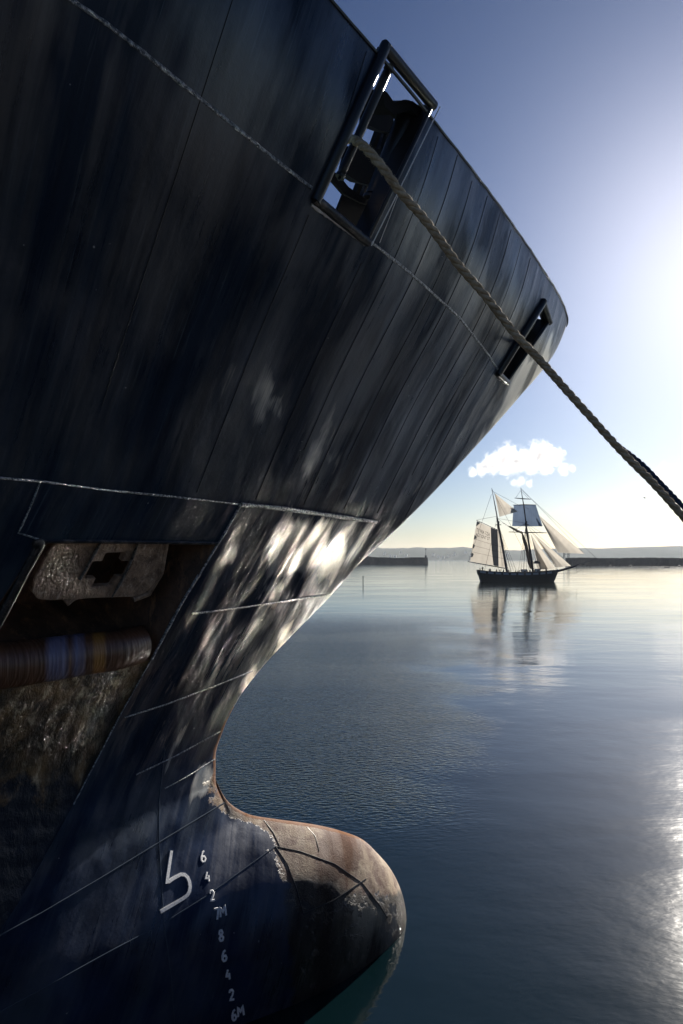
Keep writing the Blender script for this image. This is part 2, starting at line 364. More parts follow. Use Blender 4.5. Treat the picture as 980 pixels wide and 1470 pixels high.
def build_hull():
    zr = np.unique(np.concatenate([np.linspace(-1.6, .9, 46), np.linspace(.9, 2.3, 80), np.linspace(2.3, 8.0, 200)]))
    tt = np.concatenate([np.linspace(0, 1, 300) ** 1.7 * 8.5, np.linspace(8.5, 26, 24)[1:]])
    Z, T_ = np.meshgrid(zr, tt, indexing='ij'); U = u0(Z) - T_; U = u0(sheer(U, Z)) - T_; Zs = sheer(U, Z); U = np.minimum(U, u0(Zs) - T_ * .999)
    V = half(U, Zs); V[:, 0] = 0
    nz, nt = Z.shape
    cs = l_of(U, V, Zs).reshape(-1, 3); V2 = cs.copy(); V2[:, 1] *= -1
    idx = np.arange(nz * nt).reshape(nz, nt)
    q = np.stack([idx[:-1, :-1], idx[:-1, 1:], idx[1:, 1:], idx[1:, :-1]], -1).reshape(-1, 4)
    q2 = q[:, ::-1] + nz * nt
    me = bpy.data.meshes.new('hull'); me.from_pydata(np.concatenate([cs, V2]).tolist(), [], np.concatenate([q, q2]).tolist()); me.update()
    bm = bmesh.new(); bm.from_mesh(me); bmesh.ops.remove_doubles(bm, verts=bm.verts, dist=1e-5)
    bmesh.ops.dissolve_degenerate(bm, edges=bm.edges, dist=1e-6)
    return bm
hull_bm = build_hull()

def px_of_local(co):
    w = SHIP @ co
    return (CX + FPX * w.x / w.y, HOR + FPX * (H - w.z) / w.y) if w.y > .5 else (-1e4, -1e4)
def cut_region(bm, poly):
    """cut a convex opening whose edges are seen along these photo-pixel corners; returns the faces inside"""
    cx_ = sum(p[0] for p in poly) / len(poly); cy_ = sum(p[1] for p in poly) / len(poly)
    x0, x1 = min(p[0] for p in poly) - 12, max(p[0] for p in poly) + 12; y0, y1 = min(p[1] for p in poly) - 12, max(p[1] for p in poly) + 12
    def near():
        out = []
        for f in bm.faces:
            c = f.calc_center_median()
            if c.y > 0.0: continue
            a, b = px_of_local(c)
            if x0 < a < x1 and y0 < b < y1: out.append(f)
        return out
    planes = []
    for i in range(len(poly)):
        a, b = poly[i], poly[(i+1) % len(poly)]
        da = SHIPI.to_3x3() @ Vector(((a[0]-CX)/FPX, 1, (HOR-a[1])/FPX)); db = SHIPI.to_3x3() @ Vector(((b[0]-CX)/FPX, 1, (HOR-b[1])/FPX))
        dc = SHIPI.to_3x3() @ Vector(((cx_-CX)/FPX, 1, (HOR-cy_)/FPX)); n = da.cross(db).normalized()
        if n.dot(dc) < 0: n = -n
        planes.append(n)
        fs = near(); g = fs + list({e for f in fs for e in f.edges}) + list({v for f in fs for v in f.verts})
        bmesh.ops.bisect_plane(bm, geom=g, dist=1e-5, plane_co=CAML, plane_no=n)
    inside = [f for f in near() if all((f.calc_center_median() - CAML).dot(n) > 0 for n in planes)]
    return inside

FL1 = [(551, 68), (619, 150), (525, 346), (452, 286)]          # near fairlead, frame centre lines
FL2 = [(778, 434), (787, 461), (726, 548), (714, 536)]         # far fairlead
PK = [(62, 776), (311, 779), (215, 948), (-70, 992), (-45, 930)]
AP = [(-70, 992), (215, 948), (105, 1155), (30, 1290), (-70, 1440)]
for P_ in (FL1, FL2, PK): bmesh.ops.delete(hull_bm, geom=cut_region(hull_bm, P_), context='FACES')
ap_faces = cut_region(hull_bm, AP)

def extract(bm, faces):
    fs = set(faces); vmap = {}; V = []; F = []
    for f in fs:
        ids = []
        for v in f.verts:
            if v not in vmap: vmap[v] = len(V); V.append(tuple(v.co))
            ids.append(vmap[v])
        F.append(tuple(ids))
    return V, F
apV, apF = extract(hull_bm, ap_faces)
bmesh.ops.delete(hull_bm, geom=ap_faces, context='FACES')
hme = bpy.data.meshes.new('hull'); hull_bm.to_mesh(hme); hull_bm.free()
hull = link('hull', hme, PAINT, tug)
def hull_layers(me):
    n = len(me.vertices); co = np.empty(n*3); me.vertices.foreach_get('co', co); co = co.reshape(-1, 3)
    u, v, z = co[:, 0], -co[:, 1], co[:, 2]
    def put(name, a):
        at = me.attributes.new(name, 'FLOAT', 'POINT'); at.data.foreach_set('value', np.clip(a, 0, 1).astype(np.float32))
    ss = lambda x, a, b: np.clip((x - a) / (b - a), 0, 1) ** 2 * (3 - 2 * np.clip((x - a) / (b - a), 0, 1))
    tn = u0(z) - u
    put('low', ss(z, 2.9, 1.6))
    top = ss(z - (.35 + .33 * (-u)), -.25, .25)
    nose = ss(u, -2.15, -1.6) * ss(z, 2.2, 1.7)
    put('scum', nose * (.35 + .5 * top) + ss(z, 2.6, 1.9) * ss(tn, .35, .05) * .6)
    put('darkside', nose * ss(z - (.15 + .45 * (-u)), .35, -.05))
    put('rust', .62 * ss(tn, .10, .02) * ss(z, 3.2, 2.6) * ss(z, .9, 1.4) + .45 * ss(tn, .05, .0) * ss(z, 3.6, 1.5))
    sp = lambda u_, z_, ru, rz: np.exp(-((u - u_) / ru) ** 2 - ((z - z_) / rz) ** 2)
    sU = lambda px, py: hull_at(px, py)[0]
    a = np.zeros(n)
    for px, py, ru, rz, k in ((235, 1060, .28, .5, .62), (245, 985, .12, .25, .62), (360, 1240, .3, .3, .45), (300, 920, .1, .25, .45), (290, 1110, .2, .2, .5), (340, 690, .2, .15, .3), (200, 1020, .2, .3, .45)):
        p = sU(px, py); a = np.maximum(a, k * sp(p.x, p.z, ru, rz))
    put('pale_patch', a * (v > 0))
    a = np.zeros(n)   # pale metal patches painted in for sunlight dappling up off the water
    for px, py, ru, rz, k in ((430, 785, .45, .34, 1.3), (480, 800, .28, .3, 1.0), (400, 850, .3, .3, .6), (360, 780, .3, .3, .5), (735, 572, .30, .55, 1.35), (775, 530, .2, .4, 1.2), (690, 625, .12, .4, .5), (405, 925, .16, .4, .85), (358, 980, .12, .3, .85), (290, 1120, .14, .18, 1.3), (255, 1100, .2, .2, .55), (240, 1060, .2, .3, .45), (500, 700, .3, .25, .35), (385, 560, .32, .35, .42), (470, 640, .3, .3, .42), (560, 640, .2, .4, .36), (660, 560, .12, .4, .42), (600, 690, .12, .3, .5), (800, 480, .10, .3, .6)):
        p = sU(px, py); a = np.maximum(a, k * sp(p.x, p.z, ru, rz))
    put('dapple', a * (v > 0)); put('buckle', np.maximum(ss(z, 5.25, 4.95) * ss(z, 1.9, 2.3) * ss(tn, 3.4, 1.6), .22 * ss(z, 6.9, 6.0)))
    p = sU(485, 1228); put('brown', 1.15 * sp(p.x + .05, p.z, .42, .22) * (v > 0))
    put('plate', .5 + .5 * np.sin(np.floor((frame_s(u, z) + .04) / FR) * 12.9898) * ss(z, 2.5, 4))
    uvl = me.uv_layers.new(name='frames'); li = np.empty(len(me.loops), np.int32); me.loops.foreach_get('vertex_index', li)
    s = frame_s(u, z); uvs = np.stack([s[li], (z * 1.0 + .25 * u)[li]], -1); uvl.data.foreach_set('uv', uvs.astype(np.float32).ravel())
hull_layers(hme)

exec_parts = []
def bead(name, pts, r, m=None, parent=None, step=10.0, flat=.6, lift=.3, n=8, label=None, jitter=0.0):
    """a raised line following the shell through photo pixels"""
    P = []
    for i in range(len(pts) - 1):
        a, b = pts[i], pts[i+1]; L = math.hypot(b[0]-a[0], b[1]-a[1]); k = max(1, int(L / step))
        for j in range(k): P.append((a[0] + (b[0]-a[0]) * j / k, a[1] + (b[1]-a[1]) * j / k))
    P.append(pts[-1]); C = []; N = []
    for p in P:
        c, nn = hull_at(*p); C.append(c + nn * r * lift); N.append(nn)
    rr = [r * (1 + jitter * (random.random() - .5)) for _ in C]
    b = MB(); b.tube(C, rr, n, True, flat, N)
    o = b.build(name, m or WELD, parent or tug)
    if label: o['label'] = label
    return o
SEAMS = [([(90, -8), (150, 32), (205, 75), (260, 120), (320, 168), (380, 217), (447, 270)], .011),
         ([(532, 347), (580, 385), (620, 420), (660, 457), (700, 508), (714, 530)], .011),
         ([(-10, 685), (60, 691), (150, 703), (250, 713), (345, 724)], .009),
         ([(345, 724), (400, 729), (470, 739), (540, 749)], .022),
         ([(345, 724), (322, 765), (300, 800), (262, 862), (217, 946)], .016),
         ([(217, 946), (170, 1030), (105, 1155)], .007),
         ([(275, 881), (340, 873), (410, 863), (472, 853)], .010),
         ([(178, 1030), (235, 1012), (300, 988), (362, 963)], .008),
         ([(195, 1112), (250, 1086), (316, 1050)], .008),
         ([(236, 1132), (270, 1114), (308, 1090)], .006),
         ([(-10, 1348), (60, 1310), (140, 1263), (225, 1211), (322, 1152)], .0055),
         ([(-10, 1458), (60, 1420), (150, 1370), (235, 1325), (300, 1284), (395, 1215)], .006),
         ([(57, 693), (40, 735), (26, 765), (62, 776)], .007),
         ([(236, 1075), (228, 1150), (228, 1210), (235, 1325), (245, 1400), (250, 1470)], .005)]
WELD2 = mat('painted_weld', (.05, .07, .10), .35)
for i, (p, r) in enumerate(SEAMS): bead('weld_seam', p, r, WELD2 if i in (10, 11, 13) else WELD, jitter=.35)
for p, r in [([(395, 1215), (430, 1222), (480, 1240), (520, 1268), (545, 1300), (556, 1318)], .006), ([(435, 1312), (480, 1292), (525, 1262)], .006), ([(395, 1215), (412, 1240), (425, 1275), (435, 1312)], .006), ([(378, 1177), (392, 1195), (402, 1216)], .005), ([(440, 1187), (452, 1200), (458, 1222)], .005)]:
    bead('plate_seam', p, r, BLACK, jitter=.3)
def inside(poly, x, y, grow=1.18):
    cx_ = sum(p[0] for p in poly) / 4; cy_ = sum(p[1] for p in poly) / 4; q = [(cx_ + (p[0]-cx_)*grow, cy_ + (p[1]-cy_)*grow) for p in poly]; sg = []
    for i in range(4): a_, b_ = q[i], q[(i+1) % 4]; sg.append((b_[0]-a_[0])*(y-a_[1]) - (b_[1]-a_[1])*(x-a_[0]))
    return all(v > 0 for v in sg) or all(v < 0 for v in sg)
def frame_lines():
    for k in list(range(0, 9)) + [10, 13]:
        s0 = -2.35 - FR * k - .04; C = []; N = []
        for z in np.arange(5.04 if k % 2 == 0 else 5.5, 7.9, .05):
            u = s0 + .47*5 + .29*(z - 5)
            if u > float(u0(z)) - .05: continue
            v = float(half(u, z)); P_ = SHIP @ Vector((u, -v, z)); x, y = CX + FPX*P_.x/P_.y, HOR + FPX*(H-P_.z)/P_.y
            if z > float(sheer(u, 8.0)) - .03 or inside(FL1, x, y) or inside(FL2, x, y):
                if len(C) > 3: b = MB(); b.tube(C, .0028, 5); b.build('plate_seam', SEAMM, tug)
                C = []; continue
            C.append(Vector((u, -v - .001, z)))
        if len(C) > 3: b = MB(); b.tube(C, .0035 if k % 2 == 0 else .0022, 5); b.build('plate_seam', SEAMM, tug)
frame_lines()

# ---- draft marks (raised steel figures painted white)
DIG = {'6': [[(.85, .98), (.45, .9), (.1, .55), (.05, .25), (.3, .02), (.7, .02), (.95, .25), (.75, .5), (.35, .5), (.1, .3)]],
       '4': [[(.55, 1.0), (.05, .35), (.9, .35)], [(.75, .62), (.75, .0)]],
       '2': [[(.08, .75), (.25, .97), (.65, .97), (.9, .75), (.7, .48), (.05, .03), (.95, .03)]],
       '8': [[(.5, .52), (.15, .72), (.3, .98), (.7, .98), (.85, .72), (.5, .52), (.08, .28), (.25, .02), (.75, .02), (.92, .28), (.5, .52)]],
       '7': [[(.05, .97), (.9, .97), (.45, 0.)]],
       'M': [[(.0, 0.), (.08, 1.), (.5, .35), (.92, 1.), (1., 0.)]]}
def figure(ch, x, y, w, h, ax, ay, name='draft_mark'):
    b = MB()
    for st_ in DIG[ch]:
        C = []; N = []
        for i in range(len(st_)):
            sub = [st_[i]] if i == len(st_) - 1 else [(st_[i][0] + (st_[i+1][0]-st_[i][0]) * k / 3, st_[i][1] + (st_[i+1][1]-st_[i][1]) * k / 3) for k in range(3)]
            for q in sub:
                fx, fy = (q[0] - .5) * w, (q[1] - .5) * h
                c, nn = hull_at(x + fx * ax[0] + fy * ay[0], y + fx * ax[1] + fy * ay[1]); C.append(c + nn * .004); N.append(nn)
        b.tube(C, .0105, 6, True, .5, N)
    return b.build(name, WHITE, tug)
up = (-.10, -1.0); ac = (.95, -.30)
for ch, x, y, h in [('6', 291, 1230, 15), ('4', 297, 1259, 14), ('2', 304, 1286, 15), ('8', 317, 1343, 15), ('6', 321.5, 1372, 15), ('4', 327, 1399, 14), ('2', 332, 1428, 15)]:
    figure(ch, x, y, 7, h, ac, up)
figure('7', 311, 1312, 7, 16, ac, up); figure('M', 319.5, 1308, 8.5, 15, ac, up)
figure('6', 335.5, 1457, 6.5, 15, ac, up); figure('M', 345, 1451, 8.5, 14, ac, up)
def bulb_symbol():
    P = [(245, 1221), (242, 1242), (238.3, 1268), (248, 1261), (258.5, 1255.5), (264, 1256), (268.5, 1260), (271, 1266), (272, 1273), (271, 1280), (268, 1285.5), (262, 1290), (245, 1300), (229.5, 1309)]
    C = []; N = []
    for i in range(len(P) - 1):
        for k in range(3):
            q = (P[i][0] + (P[i+1][0]-P[i][0]) * k / 3, P[i][1] + (P[i+1][1]-P[i][1]) * k / 3); c, nn = hull_at(*q); C.append(c + nn * .006); N.append(nn)
    c, nn = hull_at(*P[-1]); C.append(c + nn * .006); N.append(nn)
    b = MB(); vs = []; w = .0165
    for i, c in enumerate(C):
        t_ = (C[min(i+1, len(C)-1)] - C[max(i-1, 0)]).normalized(); s_ = t_.cross(N[i]).normalized()
        vs += [c - s_*w - N[i]*.012, c - s_*w + N[i]*.008, c + s_*w + N[i]*.008, c + s_*w - N[i]*.012]
    m_ = len(C); fs = [(4*i+k, 4*i+(k+1) % 4, 4*i+4+(k+1) % 4, 4*i+4+k) for i in range(m_-1) for k in range(4)] + [(0, 1, 2, 3), (4*m_-4, 4*m_-3, 4*m_-2, 4*m_-1)]
    b.add(vs, fs); o = b.build('bulb_mark', WHITE, tug, smooth=False); o['label'] = 'white raised hook-shaped bulbous bow mark'
bulb_symbol()

# ---- rail along the bulwark top
def rail():
    for side in (1, -1):
        t = np.linspace(0, 1, 120) ** 1.6 * 14; U = float(u0(8.0)) - t; U = u0(sheer(U, np.full_like(U, 8.0))) - t; Zs = sheer(U, np.full_like(U, 8.0)); V = half(U, Zs)
        pts = [Vector((U[i], -side * V[i], Zs[i])) for i in range(len(t))]
        b = MB(); b.tube(pts, .013, 6); b.build('bulwark_rail', BLACK, tug)
rail()
def deck():
    U = np.linspace(float(u0(6.7)) - .05, -22, 60); V = half0(U, np.full_like(U, 6.7)) - .01
    pts = [(U[i], -V[i], 6.7) for i in range(len(U))]; P2 = [(U[i], V[i], 6.7) for i in range(len(U))]
    b = MB(); b.add(pts + P2, [(i, i+1, len(U)+i+1, len(U)+i) for i in range(len(U)-1)])
    b.build('deck', mat('deck_paint', (.05, .08, .06), .6), tug, smooth=False)
deck()

# ---- fairleads
def fairlead(P, r, depth, label, rollers):
    root = empty('fairlead'); root.parent = tug; root['label'] = label
    C = []; N = []
    for p in P:
        c, n = hull_at(*p); C.append(c); N.append(n)
    nn = sum(N, Vector()) / 4; nn.normalize(); inn = -nn
    cc = [c + nn * r * .25 for c in C]
    names = ['top_bar', 'side_bar', 'bottom_bar', 'side_bar']
    for i in range(4):
        a, b_ = cc[i], cc[(i+1) % 4]; d_ = (b_ - a).normalized()
        m_ = MB(); rr = r * (1.0 if i in (0, 3) else .9 if i == 2 else .45)
        
        mid = []
        for k in range(1, 8):
            h_ = hull_at(P[i][0] + (P[(i+1) % 4][0]-P[i][0]) * k / 8, P[i][1] + (P[(i+1) % 4][1]-P[i][1]) * k / 8); mid.append((h_[0] + h_[1] * r * .25) if i != 0 else a.lerp(b_, k / 8))
        m_.tube([a - d_ * rr * .5, a] + mid + [b_, b_ + d_ * rr * .5], rr, 14)
        m_.build(names[i], WORN if i == 2 else BLACK, root)
        # tunnel plate going inboard
        w_ = MB(); w_.slab([C[i], C[(i+1) % 4], C[(i+1) % 4] + inn * (depth if i in (1,) else depth * .3), C[i] + inn * (depth if i in (1,) else depth * .3)], (C[(i+2) % 4] - C[(i+1) % 4]).normalized() * -.012)
        w_.build('tunnel_plate', BLACK, root, smooth=False)
    def at(a, b_, off):   # bilinear point: a along the short side 0..1, b along the long side 0..1 (0 top)
        return (C[0].lerp(C[1], a)).lerp(C[3].lerp(C[2], a), b_) + inn * off
    for (a0, b0, a1, b1, rad, off) in rollers:
        p, q = at(a0, b0, off), at(a1, b1, off); dd = (q - p).normalized(); L = (q - p).length
        m_ = MB(); m_.tube([p, p + dd*.015, p + dd*.03, q - dd*.03, q - dd*.015, q], [rad*.6, rad*.95, rad, rad, rad*.95, rad*.6], 24); ro_ = m_.build('roller', BLACK, root)
        pn = MB(); pn.tube([p - dd * .04, q + dd * .04], rad * .35, 10); pn.build('roller_pin', WORN, ro_)
    return C, nn, at, root
C1, n1, at1, root1 = fairlead(FL1, .038, .16, 'open roller fairlead with tubular frame beside the bulwark top', [])
def fair_details():
    inn = -n1; O = (C1[0] + C1[1] + C1[2] + C1[3]) / 4
    def pt(px, py, off): return ray_plane(px, py, O + inn * off, n1)
    def roller(p, q, off, rad, name='roller'):
        p = pt(*p, off); q = pt(*q, off); dd = (q - p).normalized()
        m_ = MB(); m_.tube([p, p + dd*.012, p + dd*.03, q - dd*.03, q - dd*.012, q], [rad*.7, rad*.96, rad, rad, rad*.96, rad*.7], 24); r_ = m_.build(name, BLACK, root1)
        m_ = MB(); m_.tube([p - dd * .05, q + dd * .05], rad * .35, 10); m_.build('roller_pin', WORN, r_)
        m_ = MB(); m_.tube([p - dd*.03, p - dd*.008], rad * 1.12, 20); m_.build('roller_flange', BLACK, r_); m_ = MB(); m_.tube([q + dd*.008, q + dd*.03], rad * 1.12, 20); m_.build('roller_flange', BLACK, r_)
    roller((556, 102), (490, 249), .07, .031); roller((586, 160), (537, 284), .22, .078)
    MATTE = mat('matte_black', (.010, .011, .014), .8, Specular_IOR_Level=.2)
    def plate(name, pts, off, th=.02, m=MATTE):
        m_ = MB(); m_.slab([pt(*p, off) for p in pts], inn * th); m_.build(name, m, root1, smooth=False)
    plate('bracket', [(549, 128), (556, 133), (566, 147), (578, 144), (592, 145), (612, 160), (604, 172), (590, 158), (565, 165), (552, 152)], .10, .25)
    plate('bracket', [(470, 250), (484, 248), (500, 268), (522, 284), (540, 290), (541, 298), (520, 292), (495, 279)], .16, .04)
    plate('backing_plate', [(494, 276), (545, 300), (530, 352), (482, 306)], .30)
    plate('inner_bitt', [(533, 150), (566, 150), (564, 192), (548, 188), (528, 180)], .55, .1)
    plate('inner_bitt', [(508, 210), (548, 214), (540, 268), (515, 262), (497, 250)], .55, .1)
    plate('stanchion', [(546, 180), (552, 180), (512, 290), (506, 290)], .8, .05); plate('stanchion', [(556, 184), (562, 186), (522, 296), (516, 294)], .8, .05, WORN)
    plate('side_plate', [(556, 186), (600, 160), (600, 300), (530, 300)], .62, .03)
fair_details()
bead('weld_seam', [(446, 294), (470, 311), (500, 334), (523, 351)], .012, RIMW, root1, step=4, jitter=.9)
C2, n2, at2, root2 = fairlead(FL2, .045, .35, 'narrow roller fairlead near the bow tip', [(.2, .1, .2, .9, .06, .14), (.75, .1, .75, .9, .06, .14)])
m_ = MB(); m_.slab([at2(-.1, -.02, .3), at2(1.1, -.02, .3), at2(1.1, 1.02, .3), at2(-.1, 1.02, .3)], -n2 * .03); m_.build('backing_plate', BLACK, root2, smooth=False)

# ---- anchor pocket, anchor, bolster and rusty apron
def pocket():
    C = [hull_at(*p)[0] for p in PK]; nn = sum((hull_at(*p)[1] for p in PK[:4]), Vector()); nn.normalize()
    inn = (-nn + Vector((0, 0, .15))).normalized(); D = .75
    root = empty('anchor_pocket'); root.parent = tug
    back = [c + inn * D for c in C]
    cb = sum(back, Vector()) / len(back)
    b = MB(); n = len(C)
    # side walls subdivided, tapering inboard
    vs = []; fs = []; K = 6
    for k in range(K + 1):
        for i in range(n): vs.append(C[i].lerp(back[i].lerp(cb, .22), k / K))
    for k in range(K):
        for i in range(n): fs.append((k*n+i, k*n+(i+1) % n, (k+1)*n+(i+1) % n, (k+1)*n+i))
    fs.append(tuple(range(K*n, K*n+n)))
    b.add(vs, fs); b.build('recess_wall', POCKET, root, smooth=False)
    return root, C, nn
proot, PC, pn_ = pocket()
RIDGE = rusty('pitted_ridge', (.03, .025, .02), (.35, .31, .27), (.5, .47, .43), 40, .05, .45)
def anchor():
    c0 = hull_at(150, 820)[0]; p0 = c0 - pn_ * .10
    OUT = [(70, 790), (82, 778), (120, 775), (180, 776), (238, 776), (238, 796), (232, 818), (222, 838), (208, 852), (190, 857), (160, 858), (128, 859), (112, 861), (106, 864), (98, 871), (90, 861), (72, 862), (54, 860), (46, 850), (48, 832), (58, 812)]
    CR = [(152, 794), (180, 793), (174, 806), (191, 805), (180, 828), (168, 828), (160, 841), (132, 842), (138, 830), (121, 830), (134, 806), (147, 806)]
    o3 = [ray_plane(x, y, p0, pn_) for x, y in OUT]; c3 = [ray_plane(x, y, p0, pn_) for x, y in CR]
    # plate with a cross-shaped hole, via bmesh triangle fill
    bm = bmesh.new()
    def loop(ps):
        vs = [bm.verts.new(p) for p in ps]; return [bm.edges.new((vs[i], vs[(i+1) % len(vs)])) for i in range(len(vs))]
    e = loop(o3) + loop(c3); bmesh.ops.triangle_fill(bm, use_beauty=True, edges=e, normal=pn_)
    # remove faces that fill the cross
    cc = sum(c3, Vector()) / len(c3)
    ext = bmesh.ops.extrude_face_region(bm, geom=list(bm.faces)); vs = [g for g in ext['geom'] if isinstance(g, bmesh.types.BMVert)]
    bmesh.ops.translate(bm, verts=vs, vec=-pn_ * .055)
    bmesh.ops.recalc_face_normals(bm, faces=bm.faces)
    bmesh.ops.bevel(bm, geom=[ed for ed in bm.edges if len(ed.link_faces) == 2 and ed.calc_face_angle(0) > .6], offset=.006, segments=2, affect='EDGES')
    me = bpy.data.meshes.new('anchor'); bm.to_mesh(me); bm.free()
    root = empty('anchor'); root.parent = tug; root['label'] = 'rusty anchor crown with cross-shaped hole stowed in the pocket'
    link('crown_plate', me, RUST, root, smooth=False)
    b = MB(); pc = ray_plane(156, 818, p0 - pn_ * .12, pn_)
    ax = (ray_plane(200, 800, p0, pn_) - ray_plane(150, 818, p0, pn_)).normalized(); ay = pn_.cross(ax)
    b.tube([pc - pn_ * .3, pc - pn_ * .6], .11, 18); b.build('shank', POCKET, root)
    # worn ridge down the right of the hole and side flange
    b = MB(); q0 = p0 + pn_ * .012
    R1 = [(146, 776), (138, 790), (126, 812), (114, 832)]; R2 = [(199, 778), (192, 795), (184, 815), (172, 838), (160, 858)]
    for R_ in (R1, R2):
        b = MB(); b.tube([ray_plane(x, y, q0, pn_) for x, y in R_], [.008, .013, .010, .014, .006][:len(R_)], 7); b.build('ridge', RIDGE, root)
    b = MB(); b.tube([ray_plane(x, y, p0 - pn_ * .02, pn_) for x, y in ((238, 776), (230, 822), (212, 852), (190, 860))], .03, 10); b.build('rim', RUST, root)
anchor()
def bolster():
    m = mat('bolster_steel', (.06, .03, .018), .4); t = NT(m); co = t.coord()
    nd = t.n('ShaderNodeSeparateXYZ'); t.inp(nd, 0, co); x = nd.outputs[0]
    base = t.mix(t.noise(t.coord(scale=(5, 1, 1)), 3, 6), (.030, .015, .010), (.17, .07, .032))
    x1 = hull_at(82, 920)[0].x; x2 = hull_at(112, 920)[0].x; x3 = hull_at(142, 920)[0].x
    def band(a, w):
        return t.ramp(t.math('DIVIDE', t.math('ABSOLUTE', t.math('SUBTRACT', x, a)), w), [(.55, 1.), (1.0, 0.)])
    rg = t.ramp(t.noise(t.coord(scale=(28, 1, 1)), 1, 4), [(.35, .45), (.65, 1.)])
    base = t.mix(t.math('MULTIPLY', t.math('MAXIMUM', band(x1, .09), band(x2, .06)), rg), base, (.17, .17, .27))
    base = t.mix(t.math('MULTIPLY', band(x3, .06), .7), base, (.38, .17, .03))
    t.to('Base Color', base); t.to('Normal', t.bump(rg, .003)); t.to('Roughness', .42)
    pts = []
    for px, py, r_ in ((-70, 968, .17), (-30, 964, .17), (10, 960, .17), (50, 955, .168), (90, 949, .165), (130, 943, .165), (170, 938, .163), (205, 934, .16), (211, 933, .16)):
        c, n = hull_at(px, py); pts.append(c - n * (.05 if px < 180 else .10))
    pts = resample(pts, 260); rb_ = random.Random(4); off = 0.0; rad = []
    for i in range(260):
        off = off * .6 + rb_.uniform(-.0012, .0012); rad.append(.172 + off - .008 * i / 260 - (.03 * max(0, (i - 250) / 10) ** 2))
    b = MB(); b.tube(pts, rad, 40); b.build('chain_bolster', m, tug)
    # rim tube on the left edge of the pocket
    pts = [hull_at(x, y)[0] + hull_at(x, y)[1] * .0 for x, y in ((58, 780), (40, 812), (20, 850), (0, 888), (-30, 940))]
    b = MB(); b.tube(pts, .034, 14); b.build('pocket_rim', WORN, tug)
    c, n = hull_at(54, 780); b = MB(); b.tube([c - n*.02, c + n * .02, c + n*.035], [.04, .04, .02], 12); b.build('stud', WORN, tug)
    # thick lip of plating across the pocket top
    pts = [hull_at(x, y)[0] for x, y in ((62, 777), (120, 777), (200, 778), (311, 780))]
    b = MB(); b.tube(pts, .015, 8); b.build('pocket_lip', WORN, tug)
bolster()
def apron_mat():
    t = NT(APRON); n = t.noise(t.coord(), 4, 8, .68, .3); n2 = t.noise(t.coord(scale=(3.0, 3.0, .9), rot=(0, R(-25), 0)), 5, 6, .7)
    c = t.mix(t.ramp(n2, [(.52, 0.), (.66, 1.)]), t.mix(t.ramp(n, [(.38, 0.), (.6, 1.)]), (.022, .015, .010), (.26, .155, .07)), (.58, .45, .29))  # rust, with warm pale patches standing in for dappled light
    f = t.ramp(t.math('ADD', t.attr('fade'), t.math('MULTIPLY', t.math('SUBTRACT', n, .5), 1.4)), [(.35, 0.), (.6, 1.)])
    big = t.ramp(t.noise(t.coord(scale=(1.6, 1.6, .8), rot=(0, R(-25), 0)), 1.3, 3, .5, .6), [(.42, 0.), (.62, 1.)]); c = t.mix(big, (.020, .017, .014), c)
    t.to('Base Color', t.mix(f, (.010, .015, .028), c)); t.to('Specular IOR Level', .35); t.to('Roughness', .6)
apron_mat()
def apron():
    V = [Vector(v) for v in apV]; me = bpy.data.meshes.new('apron_plate'); me.from_pydata([tuple(v) for v in V], [], apF); me.update()
    bm = bmesh.new(); bm.from_mesh(me)
    for v in bm.verts:
        n = Vector((0, -1, 0)); k = 0 if v.is_boundary else 1
        nz = .006 * math.sin(v.co.x*23 + v.co.z*9) * math.sin(v.co.z*31 - v.co.x*7) + .004 * math.sin(v.co.x*51) * math.sin(v.co.z*13)
        v.co -= n * (.015 - nz) * k
    bm.to_mesh(me); bm.free()
    at = me.attributes.new('fade', 'FLOAT', 'POINT')
    at.data.foreach_set('value', [float(np.clip((v.co.z - 2.15 + .25 * (v.co.x + 4)) / 1.0, 0, 1)) for v in me.vertices])
    link('chafing_plate', me, APRON, tug)
apron()

# ================================================================ MOORING LINES
def P3(px, py, Y): return Vector(((px - CX) / FPX * Y, Y, H + (HOR - py) / FPX * Y))
def rope(name, pts, rad, pitch, m, label, group, strands=3, fuzz=0):
    P = resample(pts, 420); L = [0.0]
    for i in range(1, len(P)): L.append(L[-1] + (P[i] - P[i-1]).length)
    b = MB(); prev = Vector((0, 0, 1)); FRM = []
    for i in range(len(P)):
        t = (P[min(i+1, len(P)-1)] - P[max(i-1, 0)]).normalized(); s = t.cross(prev).normalized(); u = s.cross(t); prev = u; FRM.append((s, u, t))
    for k in range(strands):
        C = []
        for i in range(len(P)):
            an = 2*math.pi * (L[i] / pitch + k / strands); s, u, t = FRM[i]
            C.append(P[i] + (s * math.cos(an) + u * math.sin(an)) * rad * .50)
        b.tube(C, [rad * .56 * (1 + .05 * math.sin(i * .9 + k)) for i in range(len(P))], 10)
    r2 = random.Random(5)
    for _ in range(fuzz):
        i = r2.randrange(2, len(P) - 2); s, u, t = FRM[i]; an = r2.random() * 6.283
        d = (s * math.cos(an) + u * math.sin(an)); p = P[i] + d * rad * .96; q = p + d * r2.uniform(.003, .014) + t * r2.uniform(-.03, .02); w = t * .0011
        b.add([p - w, p + w, q + w * .4, q - w * .4], [(0, 1, 2, 3)])
    o = b.build(name, m); return tag(o, label, 'rope', group)
def ropemat(name, a, c):
    m = mat(name, a, .85); t = NT(m); n = t.noise(t.coord(), 22, 6, .7); n2 = t.noise(t.coord(), 220, 3, .6)
    t.to('Base Color', t.mix(t.ramp(n, [(.35, 0.), (.68, 1.)]), a, c)); t.to('Normal', t.bump(n2, .004)); return m
